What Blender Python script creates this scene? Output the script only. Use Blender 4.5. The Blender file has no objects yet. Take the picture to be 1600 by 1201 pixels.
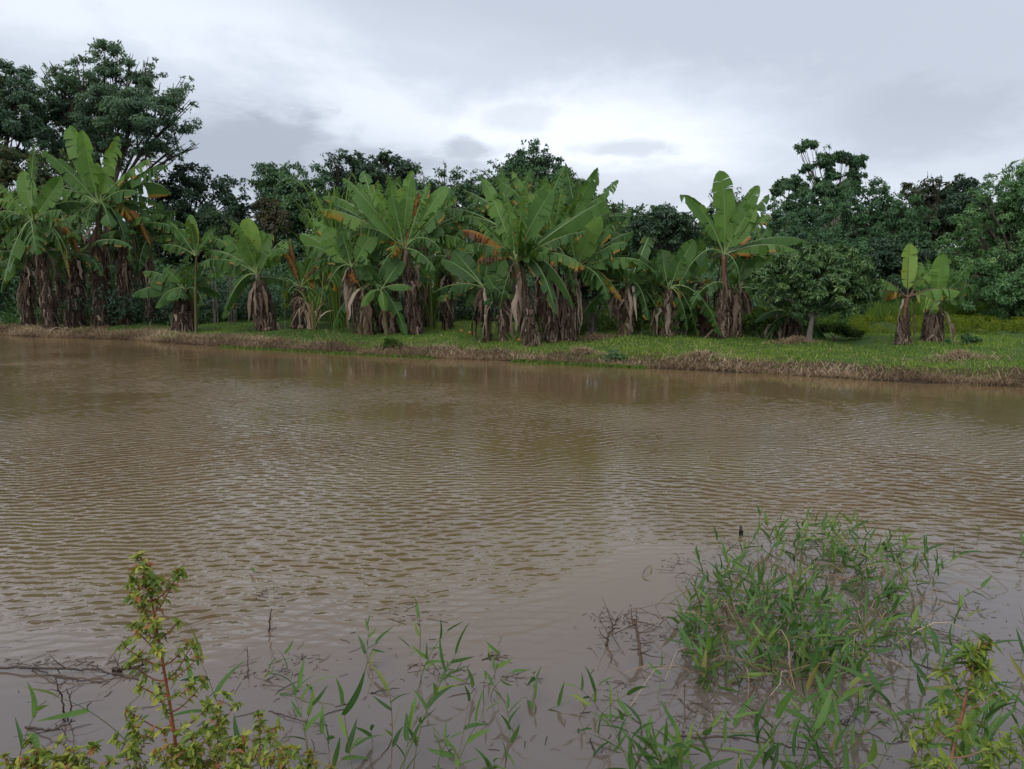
import bpy, math, random
import numpy as np
from mathutils import Vector, Matrix
from math import radians as R, sin, cos, pi
SC = bpy.context.scene
COL = SC.collection
# ------------------------------------------------------------------ camera
CAMH, PITCH, FPX = 2.0, R(7.6), 1200.0
cam = bpy.data.cameras.new('camera'); camo = bpy.data.objects.new('camera', cam)
COL.objects.link(camo); SC.camera = camo
cam.lens = 27.0; cam.sensor_width = 36.0; cam.clip_start = 0.05; cam.clip_end = 3000
camo.location = (0, 0, CAMH); camo.rotation_euler = (pi/2 - PITCH, 0, 0)
# ------------------------------------------------------------------ light
SC.view_settings.view_transform = 'Standard'; SC.view_settings.look = 'None'
SC.view_settings.gamma = 1.0; SC.view_settings.exposure = 0.32; SC.view_settings.use_curve_mapping = False
SUN_EL, SUN_AZ = R(50), R(205)          # veiled sun, high, behind the camera
world = bpy.data.worlds.new('World'); SC.world = world; world.use_nodes = True
def build_world():
    nt = world.node_tree; N = nt.nodes; L = nt.links; N.clear()
    out = N.new('ShaderNodeOutputWorld'); bg = N.new('ShaderNodeBackground'); bg.inputs['Strength'].default_value = 0.1
    sky = N.new('ShaderNodeTexSky'); sky.sky_type = 'NISHITA'; sky.sun_disc = False
    sky.sun_elevation = SUN_EL; sky.sun_rotation = SUN_AZ
    tc = N.new('ShaderNodeTexCoord'); sep = N.new('ShaderNodeSeparateXYZ'); L.new(tc.outputs['Generated'], sep.inputs[0])
    def M(op, a, b=None, c=None):
        n = N.new('ShaderNodeMath'); n.operation = op
        for i, v in enumerate((a, b, c)):
            if v is None: continue
            if isinstance(v, (int, float)): n.inputs[i].default_value = v
            else: L.new(v, n.inputs[i])
        return n.outputs[0]
    z = M('MAXIMUM', sep.outputs['Z'], 0.0)
    zz = M('ADD', z, 0.11)
    u = M('DIVIDE', sep.outputs['X'], zz); v = M('DIVIDE', sep.outputs['Y'], zz)
    # slanted cloud streaks: rotate the cloud-layer coordinates and stretch
    u2 = M('ADD', M('MULTIPLY', u, 0.93), M('MULTIPLY', v, 0.36)); v2 = M('SUBTRACT', M('MULTIPLY', v, 0.93), M('MULTIPLY', u, 0.36))
    comb = N.new('ShaderNodeCombineXYZ'); L.new(M('MULTIPLY', u2, 0.42), comb.inputs[0]); L.new(v2, comb.inputs[1]); comb.inputs[2].default_value = 3.7
    def noise(vec, sc, det, rough, dist=0.0):
        n = N.new('ShaderNodeTexNoise'); n.inputs['Scale'].default_value = sc; n.inputs['Detail'].default_value = det
        n.inputs['Roughness'].default_value = rough; n.inputs['Distortion'].default_value = dist
        L.new(vec, n.inputs['Vector']); return n.outputs['Fac']
    def mapr(v, a, b, c, d, kind='SMOOTHSTEP'):
        n = N.new('ShaderNodeMapRange'); n.interpolation_type = kind
        L.new(v, n.inputs[0])
        for i, x in enumerate((a, b, c, d)): n.inputs[i+1].default_value = x
        return n.outputs[0]
    n1 = noise(comb.outputs[0], 0.62, 5, 0.55, 0.3)
    vr = N.new('ShaderNodeCombineXYZ'); L.new(sep.outputs['X'], vr.inputs[0]); L.new(M('MULTIPLY', z, 2.2), vr.inputs[1]); L.new(sep.outputs['Y'], vr.inputs[2])
    n2 = noise(vr.outputs[0], 4.3, 6, 0.58, 0.2)
    az = M('ARCTAN2', sep.outputs['X'], sep.outputs['Y'])
    el = M('ARCSINE', z)
    # the thinner part of the overcast: a bright slanted gap low over the trees, around the whole horizon in broken pieces
    wob = M('MULTIPLY', M('SUBTRACT', n1, 0.5), 0.14)
    line = M('ADD', M('ADD', M('MULTIPLY', az, -0.20), 0.205), wob)          # elevation of the gap
    dgap = M('SUBTRACT', el, line)
    gap = M('MULTIPLY', mapr(M('ABSOLUTE', dgap), 0.015, 0.12, 1.0, 0.0), mapr(az, 0.18, 0.34, 1.0, 0.15))
    gap = M('MULTIPLY', gap, mapr(n2, 0.34, 0.6, 0.45, 1.15))
    low = M('MULTIPLY', mapr(el, 0.0, 0.26, 1.0, 0.0), mapr(az, -0.35, 0.05, 0.25, 0.8))
    br = M('ADD', M('MULTIPLY', gap, 0.62), M('MULTIPLY', low, 0.36))
    br = M('MINIMUM', M('ADD', br, mapr(n1, 0.35, 0.75, 0.0, 0.20)), 1.0)
    n3 = noise(vr.outputs[0], 15, 5, .6, .3)
    wa = M('MULTIPLY', M('SUBTRACT', n2, 0.5), 0.16)
    we = M('MULTIPLY', M('SUBTRACT', noise(vr.outputs[0], 6.1, 4, .55, .2), 0.5), 0.05)
    def puff(a0, e0, ra, re, s):
        da = M('DIVIDE', M('SUBTRACT', M('ADD', az, wa), a0), ra); de = M('DIVIDE', M('SUBTRACT', M('ADD', el, we), e0), re)
        r = M('SQRT', M('ADD', M('MULTIPLY', da, da), M('MULTIPLY', de, de)))
        r = M('ADD', r, M('MULTIPLY', M('SUBTRACT', n3, 0.5), 1.5))
        return mapr(r, 0.45, 1.2, s, 0.0)
    br = M('MINIMUM', M('ADD', br, puff(0.16, 0.185, 0.24, 0.075, 0.22)), 1.0)
    dark = puff(-0.33, 0.150, 0.17, 0.062, 0.85)
    for p in ((-0.17, 0.135, 0.16, 0.04, 0.7), (-0.05, 0.163, 0.036, 0.020, 0.65), (0.46, 0.175, 0.12, 0.05, 0.4), (0.15, 0.115, 0.16, 0.035, 0.4), (0.02, 0.20, 0.05, .02, .3),
              (0.15, 0.165, 0.07, 0.012, 0.45), (-0.85, 0.17, 0.3, 0.07, .5), (0.95, 0.2, 0.3, 0.08, .5), (2.2, 0.2, 0.5, 0.08, .5), (-2.0, 0.2, 0.4, 0.08, .5)):
        dark = M('MAXIMUM', dark, puff(*p))
    mixc = N.new('ShaderNodeMix'); mixc.data_type = 'RGBA'; L.new(br, mixc.inputs[0])
    mixc.inputs[6].default_value = (4.75, 5.25, 6.1, 1); mixc.inputs[7].default_value = (8.2, 8.7, 9.5, 1)
    L.new(br, mixc.inputs[0]); mixd = N.new('ShaderNodeMix'); mixd.data_type = 'RGBA'; L.new(dark, mixd.inputs[0])
    L.new(mixc.outputs[2], mixd.inputs[6]); mixd.inputs[7].default_value = (3.5, 3.9, 4.6, 1)
    mixs = N.new('ShaderNodeMix'); mixs.data_type = 'RGBA'; mixs.inputs[0].default_value = 0.06
    L.new(mixd.outputs[2], mixs.inputs[6]); L.new(sky.outputs[0], mixs.inputs[7])
    L.new(mixs.outputs[2], bg.inputs['Color']); L.new(bg.outputs[0], out.inputs['Surface'])
build_world()
sl = bpy.data.lights.new('sun', 'SUN'); sl.energy = 1.3; sl.angle = R(40); sl.color = (1.0, 0.97, 0.92)
so = bpy.data.objects.new('sun', sl); COL.objects.link(so)
sd = Vector((sin(SUN_AZ)*cos(SUN_EL), cos(SUN_AZ)*cos(SUN_EL), sin(SUN_EL)))
so.rotation_euler = (-sd).to_track_quat('-Z', 'Y').to_euler(); so.location = (0, 10, 60)
SC.cycles.max_bounces = 6; SC.cycles.diffuse_bounces = 3; SC.cycles.transmission_bounces = 3; SC.cycles.glossy_bounces = 2
# ------------------------------------------------------------------ photo pixel -> place
FW = np.array((0, cos(PITCH), -sin(PITCH))); UP = np.array((0, sin(PITCH), cos(PITCH))); CAM = np.array((0, 0, CAMH))
def ray(px, py):
    return FW + np.array((1, 0, 0))*((px-800)/FPX) + UP*((600.5-py)/FPX)
def at(px, py, Y):
    d = ray(px, py); return CAM + d*(Y/d[1])
def onz(px, py, z=0.0):
    d = ray(px, py); return CAM + d*((z-CAMH)/d[2])
SHORE_PX = [(0, 524), (200, 531), (400, 545), (600, 556), (800, 564), (920, 571), (1000, 574), (1200, 584), (1400, 596), (1600, 603)]
_sh = np.array([onz(*p)[:2] for p in SHORE_PX])
SX = np.concatenate(([-300, _sh[0, 0]-12], _sh[:, 0], [_sh[-1, 0]+10, 300])); 
SY = np.concatenate(([_sh[0, 1]+20, _sh[0, 1]+7], _sh[:, 1], [_sh[-1, 1]-5, -60]))
def shoreY(x): return np.interp(x, SX, SY)
def shoreS(x, y):
    """distance inland of the far shore"""
    w = 0.14*np.sin(x*1.7+.6)+0.09*np.sin(x*4.1)+0.05*np.sin(x*9.3+1)
    return (y - shoreY(x))*0.9 + w
def sstep(a, b, t):
    t = np.clip((t-a)/(b-a), 0, 1); return t*t*(3-2*t)
NEAR_Y = 2.25
def gh(x, y):
    x = np.asarray(x, float); y = np.asarray(y, float)
    s = shoreS(x, y)
    bank = np.interp(x, [-25, -10, 0, 6, 12], [0.12, 0.17, 0.21, 0.23, 0.24])*(1+.12*np.sin(x*1.9)+.1*np.sin(x*3.7+2))
    h = -0.9 + 0.9*sstep(-2.2, -0.02, s) + bank*sstep(-0.02, 0.6, s) + 0.16*sstep(0.5, 6, s)
    h = h + sstep(0.3, 3, s)*(0.03*np.sin(x*0.9+y*.5)+0.02*np.sin(x*2.3-y*1.1)+.012*np.sin(x*5.1+y*3.7))
    h = h + sstep(35, 120, s)*7.0
    sn = NEAR_Y - y + 0.12*np.sin(x*2.1) + 0.06*np.sin(x*5.3+1)
    hn = -0.9 + 0.9*sstep(-3.5, 0, sn) + 0.42*sstep(0, 1.7, sn)
    return np.maximum(h, hn)
def ground(px, py):
    """point of the far bank seen at a pixel"""
    d = ray(px, py); prev = 2.0
    for Y in np.arange(12, 90, 0.1):
        p = CAM + d*(Y/d[1])
        if p[2] <= float(gh(p[0], p[1])) and shoreS(p[0], p[1]) > -0.1: return p
    return CAM + d*(60/d[1])
# ------------------------------------------------------------------ helpers
def tag(o, label=None, cat=None, group=None, kind=None):
    if label: o['label'] = label
    if cat: o['category'] = cat
    if group: o['group'] = group
    if kind: o['kind'] = kind
    return o
def empty(name, loc, label=None, cat=None, group=None):
    o = bpy.data.objects.new(name, None); COL.objects.link(o); o.location = Vector([float(v) for v in loc]); o.empty_display_size = .1
    return tag(o, label, cat, group)
def npmesh(name, V, F, mat, attrs=None, uv=None, smooth=False):
    """F: (n,k) int array or list of those"""
    V = np.asarray(V, np.float32).reshape(-1, 3)
    Fs = F if isinstance(F, list) else [F]
    Fs = [np.asarray(f, np.int32) for f in Fs if len(f)]
    me = bpy.data.meshes.new(name)
    nl = sum(f.size for f in Fs); nf = sum(len(f) for f in Fs)
    me.vertices.add(len(V)); me.vertices.foreach_set('co', V.ravel())
    me.loops.add(nl); idx = np.concatenate([f.ravel() for f in Fs]); me.loops.foreach_set('vertex_index', idx)
    tot = np.concatenate([np.full(len(f), f.shape[1], np.int32) for f in Fs]); st = np.concatenate(([0], np.cumsum(tot)[:-1])).astype(np.int32)
    me.polygons.add(nf); me.polygons.foreach_set('loop_start', st); me.polygons.foreach_set('loop_total', tot)
    if smooth: me.polygons.foreach_set('use_smooth', np.ones(nf, bool))
    me.update(calc_edges=True)
    for k, a in (attrs or {}).items():
        at_ = me.attributes.new(k, 'FLOAT', 'POINT'); at_.data.foreach_set('value', np.asarray(a, np.float32))
    if uv is not None:
        l = me.uv_layers.new(name='UVMap'); l.data.foreach_set('uv', np.asarray(uv, np.float32)[idx].ravel())
    if mat: me.materials.append(mat)
    return me
def mobj(name, me, parent=None, loc=None):
    o = bpy.data.objects.new(name, me); COL.objects.link(o)
    if parent: o.parent = parent
    if loc is not None: o.location = Vector([float(v) for v in loc])
    return o
def nrm(a): 
    a = np.asarray(a, float); return a/(np.linalg.norm(a, axis=-1, keepdims=True)+1e-9)
class Geo:
    def __init__(s): s.V = []; s.Q = []; s.T = []; s.A = {}; s.UV = []; s.n = 0
    def add(s, V, Q=None, T=None, uv=None, **at_):
        V = np.asarray(V, float).reshape(-1, 3); n = len(V)
        s.V.append(V)
        if Q is not None and len(Q): s.Q.append(np.asarray(Q)+s.n)
        if T is not None and len(T): s.T.append(np.asarray(T)+s.n)
        for k, v in at_.items(): s.A.setdefault(k, []).append((s.n, np.broadcast_to(np.asarray(v, float), (n,))))
        s.UV.append(np.zeros((n, 2)) if uv is None else np.asarray(uv)); s.n += n
    def tube(s, P, rad, sides=6, cap=True, **at_):
        P = np.asarray(P, float); n = len(P); rad = np.broadcast_to(np.asarray(rad, float), (n,))
        T = nrm(np.gradient(P, axis=0)); ref = np.array((1., 0, 0)) if abs(T[0][0]) < .8 else np.array((0, 1., 0))
        a = nrm(ref - T[0]*(ref@T[0])); ring = []; th = np.arange(sides)*2*pi/sides
        for i in range(n):
            a = nrm(a - T[i]*(a@T[i])); b = np.cross(T[i], a)
            ring.append(P[i] + rad[i]*(np.cos(th)[:, None]*a + np.sin(th)[:, None]*b))
        V = np.concatenate(ring)
        i = np.arange(n-1)[:, None]*sides; j = np.arange(sides)[None]; k = (j+1) % sides
        Q = np.stack([i+j, i+k, i+sides+k, i+sides+j], -1).reshape(-1, 4)
        T3 = []
        if cap:
            V = np.concatenate([V, P[-1:] + T[-1]*rad[-1]*0.4]); c = n*sides
            T3 = [[(n-1)*sides+q, (n-1)*sides+(q+1) % sides, c] for q in range(sides)]
        v = np.repeat(np.linspace(0, 1, n), sides); uu = np.tile(np.arange(sides)/sides, n); uv = np.stack([uu, v], 1)
        if cap: uv = np.concatenate([uv, [[.5, 1]]])
        s.add(V, Q, T3, uv=uv, **at_)
    def mesh(s, name, mat, smooth=False):
        A = {}
        for k, lst in s.A.items():
            a = np.zeros(s.n)
            for st, v in lst: a[st:st+len(v)] = v
            A[k] = a
        F = []
        if s.Q: F.append(np.concatenate(s.Q))
        if s.T: F.append(np.concatenate(s.T))
        return npmesh(name, np.concatenate(s.V), F, mat, A, np.concatenate(s.UV), smooth)
def bez(P0, P1, P2, P3, t):
    t = np.asarray(t)[:, None]; return (1-t)**3*P0+3*(1-t)**2*t*P1+3*(1-t)*t*t*P2+t**3*P3
# ------------------------------------------------------------------ materials
class NT:
    def __init__(s, name):
        s.m = bpy.data.materials.new(name); s.m.use_nodes = True; s.t = s.m.node_tree; s.N = s.t.nodes; s.L = s.t.links; s.N.clear()
        s.out = s.N.new('ShaderNodeOutputMaterial')
    def n(s, t, **kw):
        x = s.N.new(t)
        for k, v in kw.items(): setattr(x, k, v)
        return x
    def put(s, sock, v):
        if v is None: return
        if isinstance(v, (int, float)): sock.default_value = v
        elif isinstance(v, (tuple, list)):
            sock.default_value = tuple(v)+(1,) if (len(v) == 3 and len(sock.default_value) == 4) else v
        else: s.L.new(v, sock)
    def M(s, op, a, b=None, c=None, clamp=False):
        x = s.n('ShaderNodeMath', operation=op, use_clamp=clamp)
        for i, v in enumerate((a, b, c)): s.put(x.inputs[i], v)
        return x.outputs[0]
    def noise(s, vec, sc, det=3, rough=.5, dist=0.):
        x = s.n('ShaderNodeTexNoise'); s.put(x.inputs['Vector'], vec); s.put(x.inputs['Scale'], sc); x.inputs['Detail'].default_value = det
        x.inputs['Roughness'].default_value = rough; x.inputs['Distortion'].default_value = dist; return x.outputs['Fac']
    def ramp(s, f, stops, interp='LINEAR'):
        x = s.n('ShaderNodeValToRGB'); s.put(x.inputs[0], f); e = x.color_ramp.elements; x.color_ramp.interpolation = interp
        while len(e) < len(stops): e.new(0.5)
        for q, (p, c) in zip(e, stops): q.position = p; q.color = tuple(c)+(1,)
        return x.outputs[0]
    def mapr(s, v, a, b, c=0., d=1., kind='SMOOTHSTEP'):
        x = s.n('ShaderNodeMapRange', interpolation_type=kind)
        for i, q in enumerate((v, a, b, c, d)): s.put(x.inputs[i], q)
        return x.outputs[0]
    def mix(s, f, a, b, mode='MIX'):
        x = s.n('ShaderNodeMix', data_type='RGBA', blend_type=mode); s.put(x.inputs[0], f); s.put(x.inputs[6], a); s.put(x.inputs[7], b); return x.outputs[2]
    def attr(s, name): return s.n('ShaderNodeAttribute', attribute_name=name).outputs['Fac']
    def geo(s): return s.n('ShaderNodeNewGeometry')
    def obj(s): return s.n('ShaderNodeTexCoord').outputs['Object']
    def bump(s, h, strength=.5, dist=.01, normal=None):
        x = s.n('ShaderNodeBump'); x.inputs['Strength'].default_value = strength; x.inputs['Distance'].default_value = dist
        s.put(x.inputs['Height'], h); s.put(x.inputs['Normal'], normal); return x.outputs[0]
    def bsdf(s, col, rough=.6, spec=.5, normal=None, transl=0., tcol=None, **kw):
        p = s.n('ShaderNodeBsdfPrincipled'); s.put(p.inputs['Base Color'], col); s.put(p.inputs['Roughness'], rough); s.put(p.inputs['Specular IOR Level'], spec)
        s.put(p.inputs['Normal'], normal)
        for k, v in kw.items(): s.put(p.inputs[k], v)
        r = p.outputs[0]
        if transl:
            t = s.n('ShaderNodeBsdfTranslucent'); s.put(t.inputs['Color'], tcol or col); s.put(t.inputs['Normal'], normal)
            m = s.n('ShaderNodeMixShader'); s.put(m.inputs[0], transl); s.L.new(r, m.inputs[1]); s.L.new(t.outputs[0], m.inputs[2]); r = m.outputs[0]
        s.L.new(r, s.out.inputs['Surface']); return s.m
def foliage_mat(name, dark, mid, light, rough=.5, transl=.25, spec=.35, odd=None, oddp=.93):
    transl = transl*1.45; t = NT(name); a = t.attr('tint'); rnd = t.n('ShaderNodeObjectInfo').outputs['Random']
    a2 = t.M('ADD', a, t.M('MULTIPLY', t.M('SUBTRACT', rnd, .5), .12))
    c = t.ramp(a2, [(0, dark), (.5, mid), (1, light)])
    if odd:
        c = t.mix(t.mapr(t.attr('odd'), oddp, oddp+.01), c, odd)
    tc = t.mix(1.0, c, (1.25, 1.15, .55), 'MULTIPLY')
    return t.bsdf(c, rough, spec, transl=transl, tcol=tc)
# ------------------------------------------------------------------ ground and water
def axis(parts):
    out = []
    for a, b, st in parts: out += list(np.arange(a, b, st))
    return np.array(out + [parts[-1][1]])
def build_ground():
    xs = axis([(-700, -100, 60), (-100, -40, 6), (-40, -24, 1), (-24, 18, .22), (18, 40, 2), (40, 100, 10), (100, 700, 60)])
    ys = axis([(-60, -4, 4), (-4, 5, .25), (5, 12, .6), (12, 34, .2), (34, 60, 2), (60, 160, 10), (160, 1400, 80)])
    X, Y = np.meshgrid(xs, ys); Z = gh(X, Y)
    rng = np.random.default_rng(4); s = shoreS(X, Y)
    Z = Z + rng.normal(0, .012, Z.shape)*(s > .1)*(s < 20)
    V = np.stack([X, Y, Z], -1).reshape(-1, 3); nx = len(xs)
    i, j = np.meshgrid(np.arange(len(ys)-1), np.arange(nx-1), indexing='ij'); a = i*nx+j
    Q = np.stack([a, a+1, a+nx+1, a+nx], -1).reshape(-1, 4)
    t = NT('soil'); p = t.geo().outputs['Position']
    n1 = t.noise(p, .55, 4, .6); n2 = t.noise(p, 9, 5, .65); s_ = t.attr('inland')
    soil = t.ramp(n2, [(.25, (.030, .020, .012)), (.6, (.085, .055, .032)), (.85, (.14, .10, .06))])
    grass = t.ramp(n2, [(.25, (.03, .055, .012)), (.6, (.065, .115, .022)), (.85, (.10, .15, .035))])
    f = t.mapr(t.M('ADD', t.M('SUBTRACT', n1, .5), t.M('MULTIPLY', s_, .22)), .1, .32)
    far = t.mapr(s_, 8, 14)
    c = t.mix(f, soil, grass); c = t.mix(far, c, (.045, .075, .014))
    wet = t.mapr(s_, .05, .3, .7, 1.0)
    c = t.mix(1.0, c, wet, 'MULTIPLY')
    m = t.bsdf(c, .9, .2, t.bump(n2, .8, .03))
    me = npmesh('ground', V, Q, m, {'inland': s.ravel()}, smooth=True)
    tag(mobj('ground', me), 'grassy and earthy ground of the pond banks running back under the trees', kind='structure')
def water_mat():
    t = NT('muddy_water'); g = t.geo(); p = g.outputs['Position']
    sep = t.n('ShaderNodeSeparateXYZ'); t.L.new(p, sep.inputs[0]); X = sep.outputs[0]; Y = sep.outputs[1]
    def wave(angle, lam, warp_s, warp_a, seed, sharp):
        off = t.noise(t.vadd(p, (seed*7.3, seed*3.1, seed)), warp_s, 2, .5)
        off2 = t.noise(t.vadd(p, (seed*2.3, -seed*5.1, 0)), 1.6, 2, .5)
        k = 2*pi/lam
        ph = t.M('ADD', t.M('MULTIPLY', X, k*cos(angle)), t.M('MULTIPLY', Y, k*sin(angle)))
        ph = t.M('ADD', ph, t.M('MULTIPLY', t.M('SUBTRACT', off, .5), warp_a))
        off3 = t.noise(t.vadd(p, (seed*4.3, seed*1.1, 2)), 4.5, 1, .5)
        ph = t.M('ADD', ph, t.M('MULTIPLY', t.M('SUBTRACT', off2, .5), 9.0))
        ph = t.M('ADD', ph, t.M('MULTIPLY', t.M('SUBTRACT', off3, .5), 4.5))
        w = t.M('SINE', ph)
        # peaked crests: long gentle backs and short steep fronts
        w = t.M('SINE', t.M('ADD', ph, t.M('MULTIPLY', w, sharp)))
        return w
    t.vadd = lambda v, o: (lambda x: (t.put(x.inputs[0], v), t.put(x.inputs[1], o), x.outputs[0])[-1])(t.n('ShaderNodeVectorMath', operation='ADD'))
    # curved crests swinging with place; three trains crossing
    wA = wave(R(120), .145, .25, 13, 1.0, .55)
    wB = wave(R(60), .162, .22, 13, 2.0, .5)
    wC = wave(R(88), .095, .4, 12, 3.0, .4)
    brk = t.mapr(t.noise(p, 3.3, 3, .55), .36, .62, .1, 1.4)
    brk2 = t.mapr(t.noise(t.vadd(p, (9, 3, 4)), 3.7, 3, .55), .36, .62, .1, 1.4)
    fine = t.noise(t.vscale(p, (1.0, 2.2, 1)) if hasattr(t, 'vscale') else p, 16, 2, .5)
    # gusts
    gA = t.mapr(t.noise(p, .28, 2, .5), .38, .62, .25, 1.0)
    gB = t.mapr(t.noise(t.vadd(p, (31, 7, 0)), .33, 2, .5), .40, .62, .12, 1.0)
    leftw = t.mapr(t.M('SUBTRACT', X, t.M('MULTIPLY', Y, .02)), -3.0, 3.2, 1.0, .5)
    rightw = t.mapr(X, -2.5, 3.5, .5, 1.0)
    h = t.M('ADD', t.M('MULTIPLY', t.M('MULTIPLY', wA, brk), t.M('MULTIPLY', gA, leftw)), t.M('MULTIPLY', t.M('MULTIPLY', wB, brk2), t.M('MULTIPLY', gB, rightw)))
    h = t.M('ADD', h, t.M('MULTIPLY', wC, .30))
    h = t.M('ADD', h, t.M('MULTIPLY', t.M('SUBTRACT', fine, .5), 1.0))
    # calm near this bank, round the weeds and in the lee of the far bank
    nz = t.noise(p, .9, 3, .5)
    yy = t.M('ADD', Y, t.M('MULTIPLY', t.M('SUBTRACT', nz, .5), 1.6))
    yy = t.M('SUBTRACT', yy, t.mapr(X, .3, 2.2, 0, 1.3))
    near = t.mapr(yy, 3.4, 5.6, .05, 1.0)
    s_ = t.attr('inland'); ss = t.M('ADD', s_, t.M('MULTIPLY', t.M('SUBTRACT', t.noise(p, .22, 3, .5), .5), 5.0))
    lee = t.mapr(ss, -8.0, -2.2, 1.0, .10)
    dv = t.n('ShaderNodeVectorMath', operation='DISTANCE'); t.put(dv.inputs[0], p); dv.inputs[1].default_value = tuple(float(v) for v in onz(1190, 950))
    weeds = t.mapr(t.M('ADD', dv.outputs['Value'], t.M('MULTIPLY', t.M('SUBTRACT', nz, .5), 1.0)), .75, 1.5, .12, 1.0)
    gust = t.mapr(t.noise(t.vadd(p, (3, 11, 0)), .19, 2, .5), .36, .6, .3, 1.3)
    amp = t.M('MULTIPLY', t.M('MULTIPLY', t.M('MULTIPLY', near, weeds), lee), gust)
    hh = t.M('MULTIPLY', h, amp)
    nb = t.bump(hh, 1.0, WAVE_H)
    clay = t.noise(p, .5, 4, .55)
    c = t.ramp(clay, [(.3, (.146, .094, .042)), (.7, (.180, .122, .062))])
    c = t.mix(t.mapr(yy, 3.0, 5.2, 1, 0), c, (.132, .102, .086))
    return t.bsdf(c, .055, .5, nb, IOR=1.62)
WAVE_H = .0054
def build_water():
    xs = axis([(-160, -40, 20), (-40, 30, .5), (30, 160, 20)]); ys = axis([(-20, 0, 5), (0, 36, .5), (36, 76, 10)])
    X, Y = np.meshgrid(xs, ys); s = shoreS(X, Y)
    V = np.stack([X, Y, np.zeros_like(X)], -1).reshape(-1, 3); nx = len(xs)
    i, j = np.meshgrid(np.arange(len(ys)-1), np.arange(nx-1), indexing='ij'); a = i*nx+j
    Q = np.stack([a, a+1, a+nx+1, a+nx], -1).reshape(-1, 4)
    keep = (s.ravel()[Q] < .6).any(1) & (Y.ravel()[Q] > 0.8).any(1)
    me = npmesh('water', V, Q[keep], water_mat(), {'inland': s.ravel()})
    tag(mobj('pond_water', me), 'brown muddy pond water with fine wind ripples', kind='structure')
build_ground(); build_water()
# ------------------------------------------------------------------ leaf clouds (crowns, bushes)
def leaf_cloud(blobs, n, size, rng, elong=2.2, droop=.3, sub=26, subr=.28, shell=.55, flat=.0, tintvar=.18, up=.25, fold=.25, fill=.25):
    """blobs (k,6): centre and radii. Leaves gather in sub-clumps that sit on and in each blob."""
    B = np.asarray(blobs, float); w = (B[:, 3]*B[:, 5]+B[:, 3]*B[:, 4]); w = w/w.sum()
    K = max(len(B)*3, int(sub*len(B)))
    bi = rng.choice(len(B), K, p=w)
    d = nrm(rng.normal(size=(K, 3))); d[:, 2] = np.where((d[:, 2] < -.35) & (rng.random(K) < .6), -d[:, 2], d[:, 2])
    rr = shell + (1.06-shell)*rng.random(K)**.6
    inner = rng.random(K) < fill; rr[inner] = rng.random(inner.sum())*shell
    C = B[bi, :3] + d*B[bi, 3:6]*rr[:, None]
    sr = subr*B[bi, 3:6].mean(1)*(.6+.8*rng.random(K)); ct = rng.normal(0, tintvar, K)
    ci = rng.choice(K, n, p=(sr**2)/(sr**2).sum())
    g = nrm(rng.normal(size=(n, 3)))*(rng.random(n)**.45)[:, None]; g[:, 2] *= .62
    P = C[ci] + g*sr[ci][:, None]
    out = nrm(P - B[bi[ci], :3])
    N = nrm(out*.5 + g*.5 + rng.normal(size=(n, 3))*.45 + np.array((0, 0, up)))
    D = nrm(np.cross(N, rng.normal(size=(n, 3)))); D = nrm(D + out*.35 + np.array((0, 0, -droop))); N = nrm(N - D*(N*D).sum(1)[:, None])
    S = np.cross(N, D)
    L = size*(.6+.8*rng.random(n))[:, None]; W = L/elong
    v0 = P; v1 = P + D*L*.45 + S*W*.5 + N*W*fold; v2 = P + D*L - N*L*.08; v3 = P + D*L*.45 - S*W*.5 + N*W*fold
    V = np.stack([v0, v1, v2, v3], 1).reshape(-1, 3)
    a = np.arange(n)*4; T = np.stack([a, a+1, a+2, a, a+2, a+3], -1).reshape(-1, 3)
    hue = .45 + ct[ci] + rng.normal(0, .12, n) + .10*g[:, 2]
    return V, T, np.repeat(hue, 4), np.repeat(rng.random(n), 4)
def cloud_mesh(name, mat, *args, **kw):
    V, T, a, b = leaf_cloud(*args, **kw)
    return npmesh(name, V, T, mat, {'tint': a, 'odd': b})
M_fairy = foliage_mat('airy_foliage', (0.062, 0.115, 0.078), (0.123, 0.211, 0.132), (0.211, 0.333, 0.193), .45, .25)
def bark_mat(name, c0, c1):
    t = NT(name); p = t.obj(); sc = t.n('ShaderNodeMapping'); sc.inputs['Scale'].default_value = (1, 1, .25); t.L.new(p, sc.inputs[0])
    n = t.noise(sc.outputs[0], 14, 5, .65)
    return t.bsdf(t.ramp(n, [(.3, c0), (.7, c1)]), .9, .2, t.bump(n, .7, .02))
M_bark = bark_mat('bark', (.035, .026, .02), (.11, .09, .07)); M_bark_pale = bark_mat('pale_bark', (.10, .085, .07), (.24, .21, .18))
M_fdark = foliage_mat('dark_foliage', (0.037, 0.082, 0.046), (0.082, 0.165, 0.078), (0.160, 0.279, 0.124), .5, .2)
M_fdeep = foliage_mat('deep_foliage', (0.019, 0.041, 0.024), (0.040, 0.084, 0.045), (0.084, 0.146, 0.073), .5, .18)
M_fmid = foliage_mat('mid_foliage', (0.039, 0.085, 0.033), (0.076, 0.158, 0.055), (0.138, 0.248, 0.083), .48, .25)
M_flight = foliage_mat('pale_foliage', (.03, .062, .026), (.06, .115, .045), (.11, .18, .08), .45, .3, .4)
M_folive = foliage_mat('olive_foliage', (0.039, 0.062, 0.028), (0.083, 0.122, 0.048), (0.152, 0.193, 0.076), .55, .22, odd=(.16, .09, .05), oddp=.90)
M_mango = foliage_mat('mango_foliage', (0.046, 0.100, 0.038), (0.103, 0.199, 0.062), (0.246, 0.362, 0.116), .38, .15, .5)
M_meadow = foliage_mat('meadow_foliage', (.08, .13, .018), (.16, .22, .028), (.30, .33, .045), .6, .4, .2)
M_bush = foliage_mat('bush_foliage', (.03, .065, .012), (.06, .12, .02), (.11, .19, .035), .5, .35, .3)
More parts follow.
